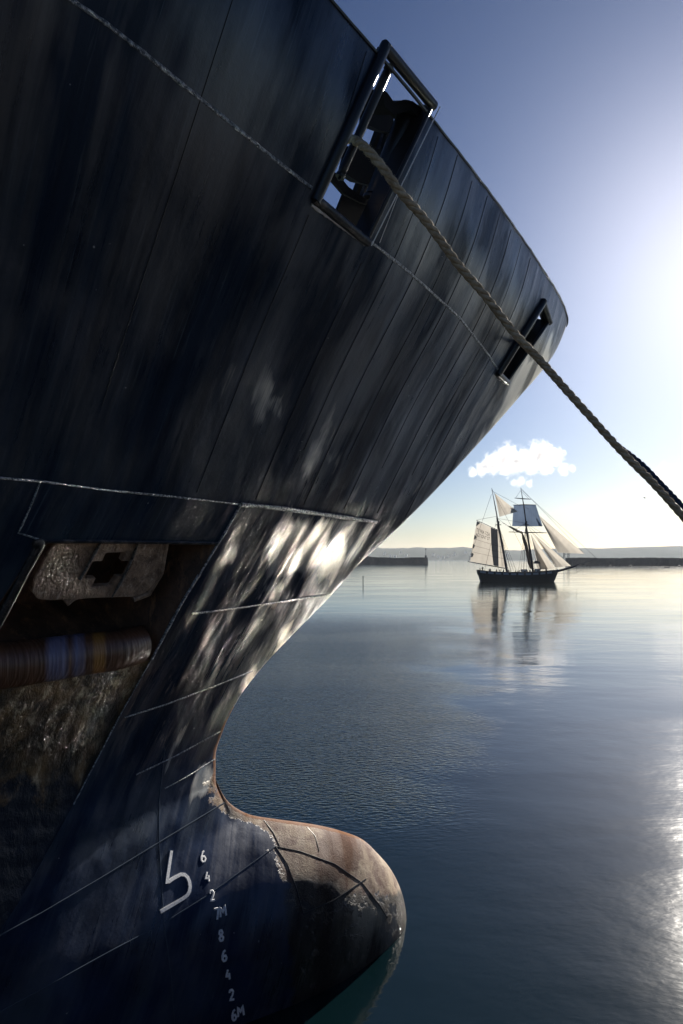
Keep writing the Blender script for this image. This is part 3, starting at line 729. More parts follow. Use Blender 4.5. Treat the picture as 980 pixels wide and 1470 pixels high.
RP = [P3(486, 200, 4.75), P3(503, 200, 4.50), P3(518, 207, 4.28), P3(538, 227, 4.26), P3(556, 250, 4.28), P3(574, 275, 4.33), P3(614, 321, 4.46), P3(657, 379, 4.60), P3(694, 422, 4.70), P3(739, 479, 4.81),
      P3(775, 517, 4.88), P3(811, 558, 4.94), P3(847, 598, 5.0), P3(882, 637, 5.05), P3(910, 666, 5.09), P3(938, 694, 5.13), P3(980, 741, 5.19)]
end = RP[-1] + (RP[-1] - RP[-2]).normalized() * 3.1; RP += [RP[-1].lerp(end, k / 6) for k in range(1, 7)]
rope('mooring_rope', RP, .030, .22, ropemat('hemp_rope', (.34, .25, .155), (.68, .56, .40)), 'thick frayed tan mooring rope stretched from the upper fairlead down to the right', 'mooring ropes', 3, 1500)
c2 = SHIP @ (at2(.5, .5, .1))
BP = [c2, P3(752, 497, c2.y - .6), P3(775, 521, 7.1), P3(811, 560, 6.95), P3(847, 597, 6.85), P3(882, 635, 6.75), P3(905, 653, 6.7), P3(922, 667, 6.68), P3(940, 685, 6.65), P3(960, 706, 6.62), P3(984, 731, 6.6)]
end2 = BP[-1] + (BP[-1] - BP[-2]).normalized() * 3.0; BP += [BP[-1].lerp(end2, k / 6) for k in range(1, 7)]
rope('mooring_rope', BP, .026, .20, ropemat('blue_rope', (.008, .025, .07), (.02, .06, .14)), 'dark blue mooring rope running close behind the tan rope', 'mooring ropes', 3, 300)
def bollards():
    for i, (x, y) in enumerate(((end.x + .12, end.y), (end2.x + .12, end2.y))):
        b = MB(); zt = (end.z, end2.z)[i]; b.tube([(x, y, 2.99), (x, y, 3.06), (x, y, 3.08), (x, y, zt + .05), (x, y, zt + .11), (x, y, zt + .17)], [.26, .26, .16, .15, .22, .17], 20)
        tag(b.build('bollard', BLACK), 'black iron mooring bollard holding the %s rope on the quay' % ('tan', 'blue')[i], 'bollard', 'bollards on the quay')
bollards()
cord_glint_m = mat('white_cord_and_glint', (.75, .76, .78), .5)
def cord_and_glint():
    a, n = hull_at(624, 155); b_, n2_ = hull_at(527, 350)
    r_ = MB(); r_.tube([(lambda h_: h_[0] + h_[1] * .045)(hull_at(624 - 97*k/8, 155 + 195*k/8)) for k in range(9)], .0045, 6); o = r_.build('frame_edge_highlight', cord_glint_m, root1)  # white line painted as the highlight along the frame bar's edge
    a, n = hull_at(575, 256); b_, n2_ = hull_at(540, 347)
    r_ = MB(); q = [SHIP @ (lambda h_: h_[0] + h_[1] * .035)(hull_at(575 - 35*k/8, 256 + 91*k/8)) for k in range(9)]; r_.tube(q, .003, 6)
    tag(r_.build('cord', cord_glint_m), 'thin white cord hanging beside the upper fairlead under the tan rope', 'cord')
cord_and_glint()

# ================================================================ SAILING SHIP (brigantine-rigged schooner), 127 m out
SY = 127.0; PXM = FPX / SY; WL = HOR + FPX * H / SY
boat = empty('sailing_ship', ((745 - CX) / PXM, SY, 0))
tag(boat, 'two-masted wooden sailing ship with cream sails and dark hull crossing the harbour', 'sailing ship')
def SP(cx_, cy_, y=0.0): return Vector(((640 + cx_ / 4.0833 - 745) / PXM, y, (WL - (680 + cy_ / 4.0833)) / PXM))
def sailmat(name, col, trans=.55):
    m = bpy.data.materials.new(name); m.use_nodes = True; nt = m.node_tree; p = nt.nodes['Principled BSDF']; t = NT(m)
    p.inputs['Roughness'].default_value = .9
    n = t.noise(t.coord(), 1.1, 5, .6); seam = t.n('ShaderNodeTexWave'); t.inp(seam, 'Vector', t.coord()); seam.inputs['Scale'].default_value = 1.3; seam.inputs['Distortion'].default_value = .3
    c = t.mix(n, tuple(x * .8 for x in col), tuple(min(1, x * 1.15) for x in col)); c = t.mix(t.math('MULTIPLY', t.ramp(seam.outputs[1], [(.0, 1.), (.12, 0.)]), .35), c, tuple(x * .4 for x in col))
    t.to('Base Color', c)
    tr = t.n('ShaderNodeBsdfTranslucent'); t.inp(tr, 'Color', c); mx = t.n('ShaderNodeMixShader'); mx.inputs[0].default_value = trans
    out = nt.nodes['Material Output']; nt.links.new(p.outputs[0], mx.inputs[1]); nt.links.new(tr.outputs[0], mx.inputs[2]); nt.links.new(mx.outputs[0], out.inputs[0]); return m
SAIL = sailmat('cream_sail', (.44, .41, .36)); SAILB = sailmat('blue_sail', (.09, .125, .19), .45); SAILD = sailmat('dark_stripe_cloth', (.11, .12, .14), .3); SAILR = sailmat('furled_sail', (.20, .15, .11), .3)
WOODD = mat('dark_spar', (.012, .011, .026), .5); HULLD = mat('ship_black_hull', (.007, .008, .012), .4); BANDM = mat('pale_port_band', (.22, .26, .32), .6)
def ship_hull():
    # stations along x: cx, keel cy, sheer cy, half beam at deck, half beam at waterline
    ST = [(184, 590, 563, .9, .2), (192, 598, 565, 1.25, .6), (204, 640, 567, 1.5, .9), (240, 650, 571, 1.8, 1.4), (300, 655, 575, 2.0, 1.75), (380, 655, 578, 2.1, 1.9), (460, 655, 578, 2.1, 1.85), (540, 655, 575, 1.9, 1.5), (590, 650, 571, 1.45, .9), (625, 645, 567, .85, .35), (640, 620, 565, .5, .12), (652, 590, 562, .18, .05), (658, 572, 561, .05, .02)]
    b = MB(); K = 7; vs = []
    for (cx_, ky, sy_, bd, bw) in ST:
        top = SP(cx_, sy_).z; bot = SP(cx_, ky).z; x = SP(cx_, 0).x
        ring = []
        for k in range(K): f = k / (K - 1); z = top + (bot - top) * f; w = bd + (bw - bd) * f ** 1.3; ring.append((x, -w if f < 1 else -w * .5, z))
        ring += [(x, -p[1], p[2]) for p in ring[::-1]]; vs += ring
    n = 2 * K; fs = [(i*n+k, i*n+(k+1), (i+1)*n+(k+1), (i+1)*n+k) for i in range(len(ST)-1) for k in range(n-1)]
    fs += [tuple(range(n)), tuple(range((len(ST)-1)*n, len(ST)*n))]
    # deck inside the bulwark
    b.add(vs, fs); h = b.build('hull', HULLD, boat)
    xs = np.linspace(SP(195, 0).x, SP(640, 0).x, 20)
    def beam(x): return float(np.interp(x, [SP(s[0], 0).x for s in ST], [s[3] for s in ST]))
    def shz(x): return float(np.interp(x, [SP(s[0], 0).x for s in ST], [SP(s[0], s[2]).z for s in ST]))
    d = MB(); d.add([(x, -beam(x)*.97, shz(x) - .55) for x in xs] + [(x, beam(x)*.97, shz(x) - .55) for x in xs], [(i, i+1, 20+i+1, 20+i) for i in range(19)])
    d.build('deck', mat('ship_deck', (.22, .17, .11), .7), boat, smooth=False)
    r = MB(); r.tube([(x, -beam(x), shz(x)) for x in xs], .05, 6); r.tube([(x, beam(x), shz(x)) for x in xs], .05, 6); r.build('rail', WOODD, boat)
    # pale panels between dark ports along the side
    for side in (-1, 1):
        c = 192
        while c < 600:
            c2_ = c + 31; q = MB(); m_ = 5; vv = []
            for j in range(m_):
                cc = c + (c2_ - c) * j / (m_ - 1); x = SP(cc, 0).x; z1 = shz(x) - .12; z0 = shz(x) - .50
                for z in (z0, z1): vv.append((x, side * (beam(x) * .99 + .035), z))
            q.add(vv, [(2*j, 2*j+2, 2*j+3, 2*j+1) for j in range(m_-1)])
            q2 = q.build('side_panel', BANDM, boat, smooth=False); sol = q2.modifiers.new('thick', 'SOLIDIFY'); sol.thickness = .03
            c += 43
    return beam, shz
beam, shz = ship_hull()
def spar(name, pts, r, m=WOODD, n=8, parent=None):
    b = MB(); b.tube(pts, r, n); return b.build(name, m, parent or boat)
mast1 = spar('mast', [SP(358, 575), SP(330, 420), SP(300, 262), SP(298, 250)], [.24, .22, .17, .1], n=12)
spar('topmast', [SP(309, 310, -.15), SP(290, 205, -.15), SP(267, 85, -.15)], [.13, .11, .04], parent=mast1)
mast2 = spar('mast', [SP(511, 580), SP(492, 450), SP(468, 296), SP(466, 285)], [.25, .22, .18, .1], n=12)
spar('topmast', [SP(474, 340, -.15), SP(455, 190, -.15), SP(437, 83, -.15)], [.14, .12, .04], parent=mast2)
def tops(px_, py_, par):
    b = MB(); b.box(SP(px_, py_), (.9, 1.2, .12)); b.box(SP(px_ + 1, py_ - 14), (.35, .4, .5)); b.build('crosstrees', WOODD, par, smooth=False)
tops(306, 300, mast1); tops(469, 300, mast2)
SKW = .55   # how far the braced yards swing out of the broadside plane per metre
spar('yard', [SP(410, 140, .9), SP(450, 147, 0), SP(491, 152, -.9)], [.06, .11, .06])
spar('yard', [SP(405, 180, 1.6), SP(460, 182, 0), SP(514, 187, -1.6)], [.06, .1, .06])
spar('yard', [SP(388, 338, 2.6), SP(475, 344, 0), SP(567, 350, -2.6)], [.06, .12, .06])
spar('gaff', [SP(181, 271, .5), SP(320, 336, 0)], [.06, .09]); spar('boom', [SP(132, 515, .8), SP(355, 556, 0)], [.07, .11])
spar('gaff', [SP(332, 286, .4), SP(400, 320, .2), SP(472, 350, 0)], [.05, .08, .09]); spar('gaff', [SP(345, 300, -.3), SP(410, 337, -.2), SP(450, 352, 0)], [.03, .06, .06])
spar('bowsprit', [SP(620, 580), SP(690, 562), SP(768, 538)], [.26, .24, .17], n=10); spar('jib_boom', [SP(730, 548, .0), SP(885, 498, 0)], [.13, .06]); spar('dolphin_striker', [SP(762, 538), SP(769, 582)], [.05, .03])
def sail(name, corners, m, bulge=.5, nu=12, nv=12, parent=None):
    """four corners (tl, tr, br, bl) bellied out by bulge metres"""
    tl, tr, br, bl = [Vector(c) for c in corners]; b = MB(); vs = []
    for j in range(nv + 1):
        for i in range(nu + 1):
            u, v = i / nu, j / nv; p = (tl.lerp(tr, u)).lerp(bl.lerp(br, u), v)
            k = math.sin(math.pi * u) * math.sin(math.pi * min(v * .8 + .1, 1)); vs.append(p + Vector((0, bulge * k + .04*math.sin(u*19+v*5), 0)))
    b.add(vs, [(j*(nu+1)+i, j*(nu+1)+i+1, (j+1)*(nu+1)+i+1, (j+1)*(nu+1)+i) for j in range(nv) for i in range(nu)])
    o = link(name, b.mesh(name), m, parent or boat); return o
ms = sail('mainsail', [SP(184, 277, .5), SP(318, 338, 0), SP(350, 550, 0), SP(146, 514, .8)], SAIL, .5, 16, 16)
def patch_sail(name, q, m, off=-.06, bulge=.5):
    """a strip lying on the mainsail; q = four (u, v) corners on it"""
    tl, tr, br, bl = SP(184, 277, .5), SP(318, 338, 0), SP(350, 550, 0), SP(146, 514, .8); b = MB(); vs = []; n = 8
    def pt(u, v):
        p = (tl.lerp(tr, u)).lerp(bl.lerp(br, u), v); k = math.sin(math.pi*u) * math.sin(math.pi * min(v*.8+.1, 1)); return p + Vector((0, bulge*k + .04*math.sin(u*19+v*5) + off, 0))
    for j in range(n + 1):
        for i in range(n + 1):
            a, c = i / n, j / n; u = (q[0][0]*(1-a)+q[1][0]*a)*(1-c) + (q[3][0]*(1-a)+q[2][0]*a)*c; v = (q[0][1]*(1-a)+q[1][1]*a)*(1-c) + (q[3][1]*(1-a)+q[2][1]*a)*c; vs.append(pt(u, v))
    b.add(vs, [(j*(n+1)+i, j*(n+1)+i+1, (j+1)*(n+1)+i+1, (j+1)*(n+1)+i) for j in range(n) for i in range(n)])
    link(name, b.mesh(name), m, ms); return pt
ptf = patch_sail('dark_stripe', [(.60, .0), (.88, .0), (.80, 1.), (.66, 1.)], SAILD)
patch_sail('leech_patch', [(.0, .0), (.16, .0), (.02, .12), (.0, .12)], SAILD); patch_sail('leech_patch', [(.0, .34), (.09, .37), (.06, .43), (.0, .46)], SAILD); patch_sail('leech_patch', [(.0, .56), (.07, .59), (.05, .66), (.0, .68)], SAILD); patch_sail('leech_patch', [(.0, .78), (.07, .8), (.05, .88), (.0, .9)], SAILD)
for v_ in (.44, .60, .76):
    b = MB(); b.tube([ptf(u_, v_, ) + Vector((0, -.03, 0)) for u_ in np.linspace(.02, .98, 14)], .022, 5); b.build('reef_band', WOODD, ms)
def lettering():
    INK = mat('sail_lettering', (.02, .02, .022), .9)
    for txt, v0 in (('TS FRA 7ZA', .17), ('AGT GNT ST', .285)):
        cu = bpy.data.curves.new('lettering', 'FONT'); cu.body = txt; cu.size = 1.0; cu.extrude = .0
        tmp = bpy.data.objects.new('tmp', cu); sc.collection.objects.link(tmp); dg = bpy.context.evaluated_depsgraph_get(); me = bpy.data.meshes.new_from_object(tmp.evaluated_get(dg)); bpy.data.objects.remove(tmp)
        xs_ = [v.co.x for v in me.vertices]; W_ = max(xs_)
        for v in me.vertices:
            u = .04 + .53 * v.co.x / W_; vv = v0 + .075 - .085 * v.co.y / .7; v.co = ptf(u, vv) + Vector((0, -.03, 0))
        link('lettering', me, INK, ms, smooth=False)
lettering()
b = MB()
sail('topsail', [SP(286, 116, 0), SP(290, 118, 0), SP(420, 222, 0), SP(313, 253, 0)], SAIL, .25); 
sail('topsail', [SP(410, 181, 1.6), SP(512, 186, -1.6), SP(545, 312, -2.3), SP(405, 304, 2.2)], SAILB, 1.1, 14, 14)
def tri(name, a, b_, c, bulge, m=SAIL): return sail(name, [a, a + (b_ - a) * .02, b_, c], m, bulge)
tri('jib', SP(541, 240, 0), SP(812, 470, 0), SP(652, 463, -.3), .9)
tri('jib', SP(512, 349, 0), SP(733, 541, 0), SP(642, 549, -.3), .7)
tri('jib', SP(495, 350, 0), SP(640, 556, 0), SP(548, 562, -.3), .6)
sail('staysail', [SP(520, 430, .6), SP(536, 440, .6), SP(610, 560, .5), SP(545, 560, .6)], SAIL, .3)
def furled():
    b = MB(); pts = [SP(448, 350, .1), SP(456, 380, .1), SP(470, 420, .12), SP(480, 470, .1), SP(487, 520, .1), SP(498, 556, .0)]
    b.tube(pts, [.12, .3, .34, .30, .28, .2], 10); b.build('furled_sail', SAILR, boat)
    b = MB(); b.tube([SP(370, 310, .1), SP(410, 332, .1), SP(450, 350, .1)], [.06, .14, .16], 8); b.build('furled_sail', SAILR, boat)
furled()
def rigging():
    L = [((267, 85), (512, 560)), ((437, 83), (812, 470)), ((437, 90), (885, 498)), ((466, 290), (735, 541)), ((466, 290), (652, 562)), ((541, 240), (455, 190)), ((300, 262), (466, 290)), ((267, 100), (437, 190)),
         ((885, 498), (765, 582)), ((769, 582), (655, 585)), ((410, 140), (437, 100)), ((491, 152), (437, 100)), ((181, 271), (298, 250)), ((132, 515), (267, 120)), ((567, 350), (466, 290)), ((390, 338), (466, 290)), ((300, 262), (225, 570)), ((355, 300), (300, 262))]
    for a, c in L: spar('stay', [SP(*a), SP(*c)], .026, n=4)
    for mx, my, base in ((302, 290, (365, 382, 398)), (300, 290, (340, 322)), (468, 305, (440, 455, 470, 526, 540))):
        for bx in base:
            for s_ in (-1, 1): spar('shroud', [SP(mx, my, 0), SP(bx, 572, s_ * 1.95)], .026, n=4)
    for bx0, bx1, mx in ((440, 470, 468), (365, 398, 302)):
        for k in range(1, 9):
            f = k / 9; a = SP(bx0, 572, -1.95).lerp(SP(mx, 300, 0), f); c = SP(bx1, 572, -1.95).lerp(SP(mx, 300, 0), f); spar('ratline', [a, c], .012, n=4)
rigging()
def deck_things():
    WH = mat('white_deckhouse', (.55, .57, .6), .6)
    for cx_, y in ((459, .3), (537, .2)):
        x = SP(cx_, 0).x; z = shz(x) - .55; h_ = empty('deckhouse', (x, y, z)); h_.parent = boat
        b = MB(); b.box((0, 0, .55), (.85, 1.1, 1.1)); b.build('wall', WH, h_, smooth=False)
        b = MB(); b.box((0, 0, 1.13), (1.0, 1.25, .08)); b.build('roof', WOODD, h_, smooth=False)
        b = MB(); b.box((0, -.56, .72), (.5, .03, .26)); b.build('window', HULLD, h_, smooth=False)
    b = MB(); x0 = SP(513, 0).x; x1 = SP(549, 0).x; zz = SP(0, 527).z; b.slab([(x0, -.5, zz), (x1, -.5, zz), (x1 - .1, -.4, zz + .38), (x0 + .55, -.3, zz + .6), (x0 + .3, -.35, zz + .3)], (0, 1.0, 0)); b.build('canvas_cover', SAILD, boat, smooth=False)
    b = MB(); b.tube([SP(200, 575), SP(202, 600), SP(203, 640)], [.12, .12, .1], 6); b.build('rudder', HULLD, boat)
    b = MB()
    for xx in (365, 398, 440, 470): b.tube([SP(xx, 575, -2.0), SP(xx, 582, -2.12)], .05, 6)
    b.build('chainplate', WOODD, boat)
deck_things()
def people():
    bm = bmesh.new(); V = [(0, 0, .92), (0, 0, 1.15), (0, 0, 1.38), (0, 0, 1.5), (0, .01, 1.64), (-.09, 0, .88), (-.10, .02, .48), (-.10, 0, .06), (.09, 0, .88), (.11, -.03, .48), (.11, 0, .06), (-.2, 0, 1.38), (-.25, .03, 1.1), (-.2, -.14, .92), (.2, 0, 1.38), (.26, .03, 1.1), (.2, -.12, .9)]
    E_ = [(0, 1), (1, 2), (2, 3), (3, 4), (0, 5), (5, 6), (6, 7), (0, 8), (8, 9), (9, 10), (2, 11), (11, 12), (12, 13), (2, 14), (14, 15), (15, 16)]
    rad = [.15, .14, .16, .055, .11, .09, .065, .045, .09, .065, .045, .06, .045, .035, .06, .045, .035]
    me = bpy.data.meshes.new('body'); me.from_pydata(V, E_, []); tmp = bpy.data.objects.new('tmp', me); sc.collection.objects.link(tmp)
    tmp.modifiers.new('skin', 'SKIN'); tmp.modifiers.new('sub', 'SUBSURF').levels = 1
    if not me.skin_vertices: 
        with bpy.context.temp_override(object=tmp): bpy.ops.mesh.customdata_skin_add()
    for i, sv in enumerate(me.skin_vertices[0].data): sv.radius = (rad[i], rad[i]); sv.use_root = (i == 0)
    dg = bpy.context.evaluated_depsgraph_get(); out = bpy.data.meshes.new_from_object(tmp.evaluated_get(dg)); bpy.data.objects.remove(tmp)
    out.materials.clear(); cols = [(.02, .022, .03), (.05, .03, .02), (.03, .045, .09), (.12, .11, .10)]
    mats = [mat('clothing_dark', c, .8) for c in cols]
    ords = ['first', 'second', 'third', 'fourth', 'fifth', 'sixth', 'seventh', 'eighth', 'ninth', 'tenth', 'eleventh', 'twelfth', 'thirteenth', 'fourteenth', 'fifteenth', 'sixteenth', 'seventeenth', 'eighteenth', 'nineteenth', 'twentieth']
    spots = [199, 216, 250, 262, 300, 318, 336, 372, 385, 402, 418, 432, 447, 478, 492, 524, 545, 590]; poses = {}
    for i, cx_ in enumerate(spots):
        k = i % 4
        if k not in poses: mm = out.copy(); mm.name = 'person_body'; mm.materials.append(mats[k]); mm.polygons.foreach_set('use_smooth', [True] * len(mm.polygons)); poses[k] = mm
        o = bpy.data.objects.new('person', poses[k]); sc.collection.objects.link(o); x = SP(cx_, 0).x
        o.location = (boat.location.x + x, SY + random.uniform(-1.2, .8), shz(x) - .55 - .02); s_ = random.uniform(.62, .70); o.scale = (s_,) * 3; o.rotation_euler = (0, 0, random.uniform(0, 6.28))
        if i == 1: o.location.z += .25
        tag(o, 'dark figure standing on the sailing ship deck, %s from its stern' % ords[i], 'person', 'people aboard the sailing ship')
people()

# ================================================================ BREAKWATERS, BEACONS, SMALL THINGS ON THE WATER
STONE = rusty('breakwater_stone', (.025, .026, .028), (.06, .058, .055), (.09, .085, .08), .12, .2, .95)
def breakwater(name, label, A, B, w, prof, seed):
    """a rubble-and-wall mole from A to B; prof(f) gives its top height"""
    A = Vector(A); B = Vector(B); d = (B - A).normalized(); s = Vector((-d.y, d.x, 0)); n = 160; r = random.Random(seed); b = MB(); vs = []
    for i in range(n + 1):
        f = i / n; p = A.lerp(B, f); h = prof(f) + r.uniform(-.12, .12)
        for (o, z) in ((-w*.75, -1), (-w*.6 - r.uniform(0, .8), .8), (-w*.5, h*.8), (-w*.42, h), (w*.42, h), (w*.5, h*.7), (w*.8, -1)): vs.append(p + s*o + Vector((0, 0, z)))
    fs = [(i*7+k, i*7+k+1, (i+1)*7+k+1, (i+1)*7+k) for i in range(n) for k in range(6)] + [tuple(range(7)), tuple(range(n*7, n*7+7))]
    b.add(vs, fs); return tag(b.build(name, STONE, smooth=False), label, 'breakwater')
def gp(px, Y): return ((px - CX) / FPX * Y, Y, 0)
breakwater('breakwater', 'long dark stone breakwater behind the sailing ship bow, reaching the right edge', gp(812, 448), (420, 380, 0), 8, lambda f: 5.6 + .15*math.sin(f*40), 1)
breakwater('breakwater', 'dark breakwater on the left with a beacon on its tip, partly behind the hull', gp(613, 560), (-260, 560, 0), 9, lambda f: 6.1 + .25*math.sin(f*60) + 4.0*max(0, min(1, (f-.14)/.06)) + (0.9 if f > .2 else 0)*math.sin(f*50), 2)
def beacon(loc, h, label, frame):
    root = empty('beacon', loc); tag(root, label, 'beacon')
    if frame:
        for dx_ in (-1.5, 1.5):
            for dy_ in (-1.2, 1.2): m_ = MB(); m_.tube([(dx_, dy_, -.1), (dx_*1.05, dy_, h)], .22, 6); m_.build('leg', WOODD, root)
        m_ = MB(); m_.box((0, 0, h + .15), (4.2, 3.4, .35)); m_.build('platform', WOODD, root, smooth=False)
        m_ = MB(); m_.box((0, -1.3, h*.5), (3.2, .15, .2)); m_.build('brace', WOODD, root, smooth=False)
        m_ = MB(); m_.tube([(0, 0, h + .3), (0, 0, h + 1.2)], [.3, .2], 8); m_.build('lamp', WOODD, root)
    else:
        m_ = MB(); m_.tube([(0, 0, -.1), (0, 0, 2.0), (0, 0, 2.1)], [1.0, .9, .5], 12); m_.build('base', WOODD, root)
        m_ = MB(); m_.tube([(0, 0, 2.0), (0, 0, h)], [.35, .28], 8); m_.build('pole', mat('beacon_grey', (.2, .21, .22), .7), root)
        m_ = MB(); m_.tube([(0, 0, h), (0, 0, h + .1), (0, 0, h + .9), (0, 0, h + 1.2)], [.5, .6, .55, .1], 10); m_.build('lantern', WOODD, root)
beacon((gp(611, 560)[0], 560, 6.1), 7.2, 'slim beacon pole on the tip of the left breakwater', False)
beacon((gp(813.5, 448)[0], 449, 5.5), 5.2, 'dark four-legged beacon frame on the end of the right breakwater', True)
def small_things():
    m_ = MB(); x, y, _ = gp(521, 109); m_.tube([(x, y, -1), (x, y, 1.5)], .07, 8); m_.tube([(x, y, 1.5), (x, y, 1.62)], [.13, .1], 8); tag(m_.build('marker_post', WOODD), 'thin marker post standing in the water left of the sailing ship', 'post')
    names = ['first', 'second', 'third', 'fourth', 'fifth']
    for i, (px, Y, r) in enumerate(((876, 425, 1.0), (905, 415, 1.1), (946, 352, .45), (975, 398, 1.1))):
        m_ = MB(); x, y, _ = gp(px, Y); m_.tube([(x, y, -.4), (x, y, .1), (x, y, r*.6), (x, y, r*.8)], [r*.8, r, r*.8, r*.2], 12)
        tag(m_.build('mooring_buoy', STONE), 'dark mooring buoy below the right breakwater, %s from the left' % names[i], 'buoy', 'buoys by the right breakwater')
    x, y, _ = gp(957.5, 340); root = empty('dinghy', (x, y, 0)); tag(root, 'tiny dark dinghy afloat in front of the right breakwater', 'boat')
    b = MB(); vs = []
    for f, w, z in ((-1.4, .35, .45), (-1, .6, .42), (0, .68, .4), (.9, .45, .48), (1.4, .05, .6)):
        vs += [(f, -w, z), (f, -w*.6, -.1), (f, w*.6, -.1), (f, w, z)]
    b.add(vs, [(4*i+k, 4*i+k+1, 4*i+5+k, 4*i+4+k) for i in range(4) for k in range(3)] + [(0, 1, 2, 3)]); b.build('hull', WOODD, root)
    b = MB(); b.box((0, 0, .3), (.25, 1.1, .05)); b.box((-.8, 0, .3), (.25, 1.0, .05)); b.build('thwart', BLACK, root, smooth=False)
    # gull
    Y = 120; p = P3(925.5, 715, Y); b = MB()
    b.tube([p + Vector((-.28, 0, 0)), p + Vector((-.12, 0, .02)), p + Vector((.1, 0, .03)), p + Vector((.24, 0, .05)), p + Vector((.3, 0, .03))], [.02, .07, .08, .05, .01], 8)
    for s_ in (-1, 1):
        b.add([p + Vector((.08, 0, .05)), p + Vector((-.1, 0, .05)), p + Vector((-.08, s_*.3, .22)), p + Vector((.06, s_*.3, .22)), p + Vector((-.2, s_*.62, .10))], [(0, 1, 2, 3), (3, 2, 4)])
    tag(b.build('seagull', WOODD), 'tiny dark seagull gliding in the sky left of the rope', 'bird')
    # houses on the far shore, a few pixels each
    wall = mat('far_house_wall', (.62, .60, .56), .8); roof = mat('far_house_roof', (.10, .09, .09), .8); r = random.Random(11)
    k = 0; base = None
    pos = [(552, 794), (560, 798), (567, 799), (575, 792), (583, 797), (622, 797), (629, 799), (636, 800), (643, 798), (652, 795), (668, 793), (676, 797), (684, 795), (700, 798), (728, 796), (790, 795)]
    on = ['first', 'second', 'third', 'fourth', 'fifth', 'sixth', 'seventh', 'eighth', 'ninth', 'tenth', 'eleventh', 'twelfth', 'thirteenth', 'fourteenth', 'fifteenth', 'sixteenth']
    for px, py in pos:
        z = max(1.0, (HOR - py) / FPX * 3380 + 2); Y = 3300 + 150 * min(1, z / 30) - 12
        o = empty('house', ((px - CX) / FPX * Y, Y, z), r.uniform(-.3, .3)); w, h_ = r.uniform(9, 16), r.uniform(6, 9)
        b = MB(); b.box((0, 0, h_/2 - 3), (w, 10, h_ + 6)); b.build('wall', wall, o, smooth=False)
        b = MB(); b.slab([(-w*.53, -5.6, h_), (-w*.53, 5.6, h_), (-w*.53, 0, h_ + 3)], (w*1.06, 0, 0)); b.build('roof', roof, o, smooth=False)
        tag(o, 'pale house on the far shore, %s from the left' % on[k], 'house', 'houses on the far shore'); k += 1
small_things()

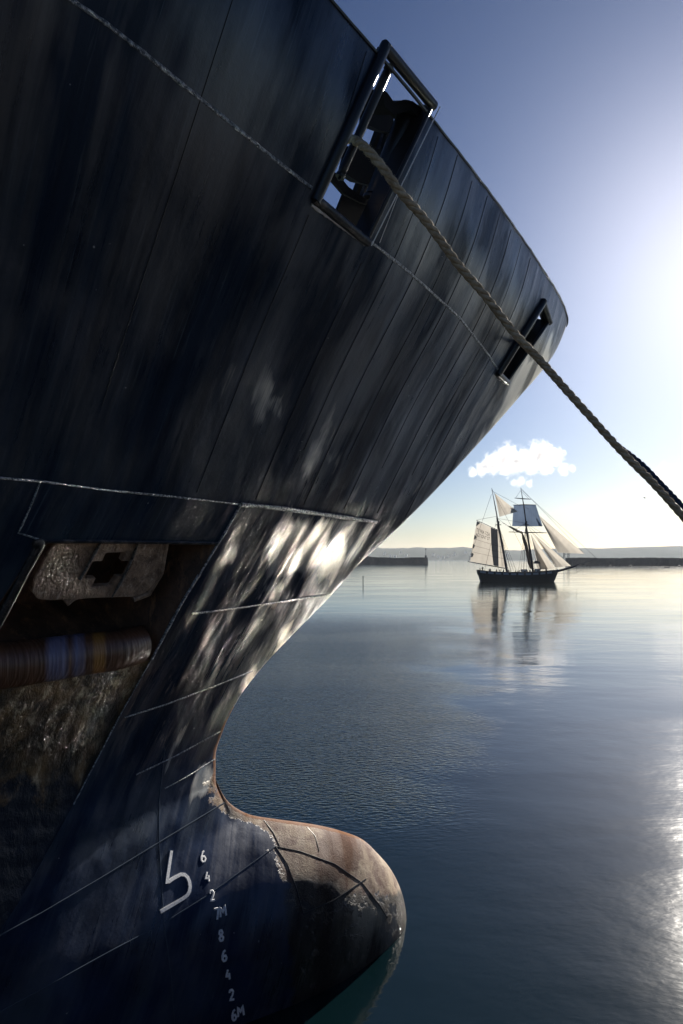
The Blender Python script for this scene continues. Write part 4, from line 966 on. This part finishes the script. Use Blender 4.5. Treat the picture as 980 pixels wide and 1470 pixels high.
# ================================================================ CLOUDS AND HAZE
def cloud(px, py, Y, blobs, rx, rz, dens):
    """soft vapour inside an egg-shaped volume: density = sum of soft blobs broken up by noise"""
    S = Y / FPX; bm = bmesh.new(); bmesh.ops.create_icosphere(bm, subdivisions=4, radius=1, matrix=Matrix.Diagonal((rx*S, rz*S*1.1, rz*S, 1)))
    me = bpy.data.meshes.new('cloud'); bm.to_mesh(me); bm.free()
    m = bpy.data.materials.new('cloud_vapour'); m.use_nodes = True; nt = m.node_tree; nt.nodes.clear(); L = nt.links.new
    vp = nt.nodes.new('ShaderNodeVolumePrincipled'); o_ = nt.nodes.new('ShaderNodeOutputMaterial'); L(vp.outputs[0], o_.inputs['Volume'])
    tc = nt.nodes.new('ShaderNodeTexCoord'); nz = nt.nodes.new('ShaderNodeTexNoise'); L(tc.outputs['Object'], nz.inputs[0]); nz.inputs['Scale'].default_value = .10 / S; nz.inputs['Detail'].default_value = 9; nz.inputs['Roughness'].default_value = .68; nz.inputs['Distortion'].default_value = .6
    acc = None
    def M(op, a_, b_=None):
        nd = nt.nodes.new('ShaderNodeMath'); nd.operation = op
        for i, v in enumerate((a_, b_)):
            if v is None: continue
            if isinstance(v, bpy.types.NodeSocket): L(v, nd.inputs[i])
            else: nd.inputs[i].default_value = v
        return nd.outputs[0]
    for (ox, oy, rad) in blobs:
        d = nt.nodes.new('ShaderNodeVectorMath'); d.operation = 'DISTANCE'; L(tc.outputs['Object'], d.inputs[0]); d.inputs[1].default_value = (ox*S, ((ox*7) % 5 - 2)*S, -oy*S)
        g = M('SUBTRACT', 1.0, M('DIVIDE', d.outputs['Value'], rad * S * 1.75)); g = M('MAXIMUM', g, 0.0); acc = g if acc is None else M('MAXIMUM', acc, g)
    v = M('ADD', acc, M('MULTIPLY', M('SUBTRACT', nz.outputs[0], .5), 2.0))
    v = M('ADD', v, M('MULTIPLY', M('LESS_THAN', acc, .001), -1.0))
    mr = nt.nodes.new('ShaderNodeMapRange'); mr.interpolation_type = 'SMOOTHSTEP'; L(v, mr.inputs[0]); mr.inputs[1].default_value = .38; mr.inputs[2].default_value = .95; mr.inputs[3].default_value = 0; mr.inputs[4].default_value = dens; L(mr.outputs[0], vp.inputs['Density'])
    vp.inputs['Color'].default_value = (.97, .97, .98, 1); vp.inputs['Anisotropy'].default_value = .38
    o = link('cloud', me, m); o.location = P3(px, py, Y); tag(o, kind='structure')
cloud(745, 660, 3000, [(-66, 17, 8), (-52, 13, 11), (-38, 6, 15), (-20, -3, 18), (-2, 1, 17), (12, -1, 16), (28, -10, 17), (42, -2, 16), (56, -8, 10), (18, 10, 13), (-18, 12, 12), (40, 12, 10), (64, 14, 8), (76, 13, 6)], 104, 44, .038)
cloud(747, 690, 3000, [(-10, 3, 6), (2, 0, 8), (12, 4, 6)], 30, 16, .02)
cloud(958, 681, 3200, [(-14, 6, 9), (-2, -2, 13), (12, -2, 13), (24, 4, 10)], 46, 28, .03)
cy.volume_step_rate = .35
def haze():
    b = MB(); x0, x1, y0, y1, z0, z1 = -2700, 4300, -60, 5300, -2.2, 118
    b.box(((x0+x1)/2, (y0+y1)/2, (z0+z1)/2), (x1-x0, y1-y0, z1-z0))
    m = bpy.data.materials.new('haze_air'); m.use_nodes = True; nt = m.node_tree; nt.nodes.clear(); vp = nt.nodes.new('ShaderNodeVolumePrincipled'); o_ = nt.nodes.new('ShaderNodeOutputMaterial'); nt.links.new(vp.outputs[0], o_.inputs['Volume'])
    vp.inputs['Color'].default_value = (.82, .9, 1, 1); vp.inputs['Density'].default_value = .00006; vp.inputs['Anisotropy'].default_value = .3
    tag(b.build('haze', m, smooth=False), kind='stuff')
haze()
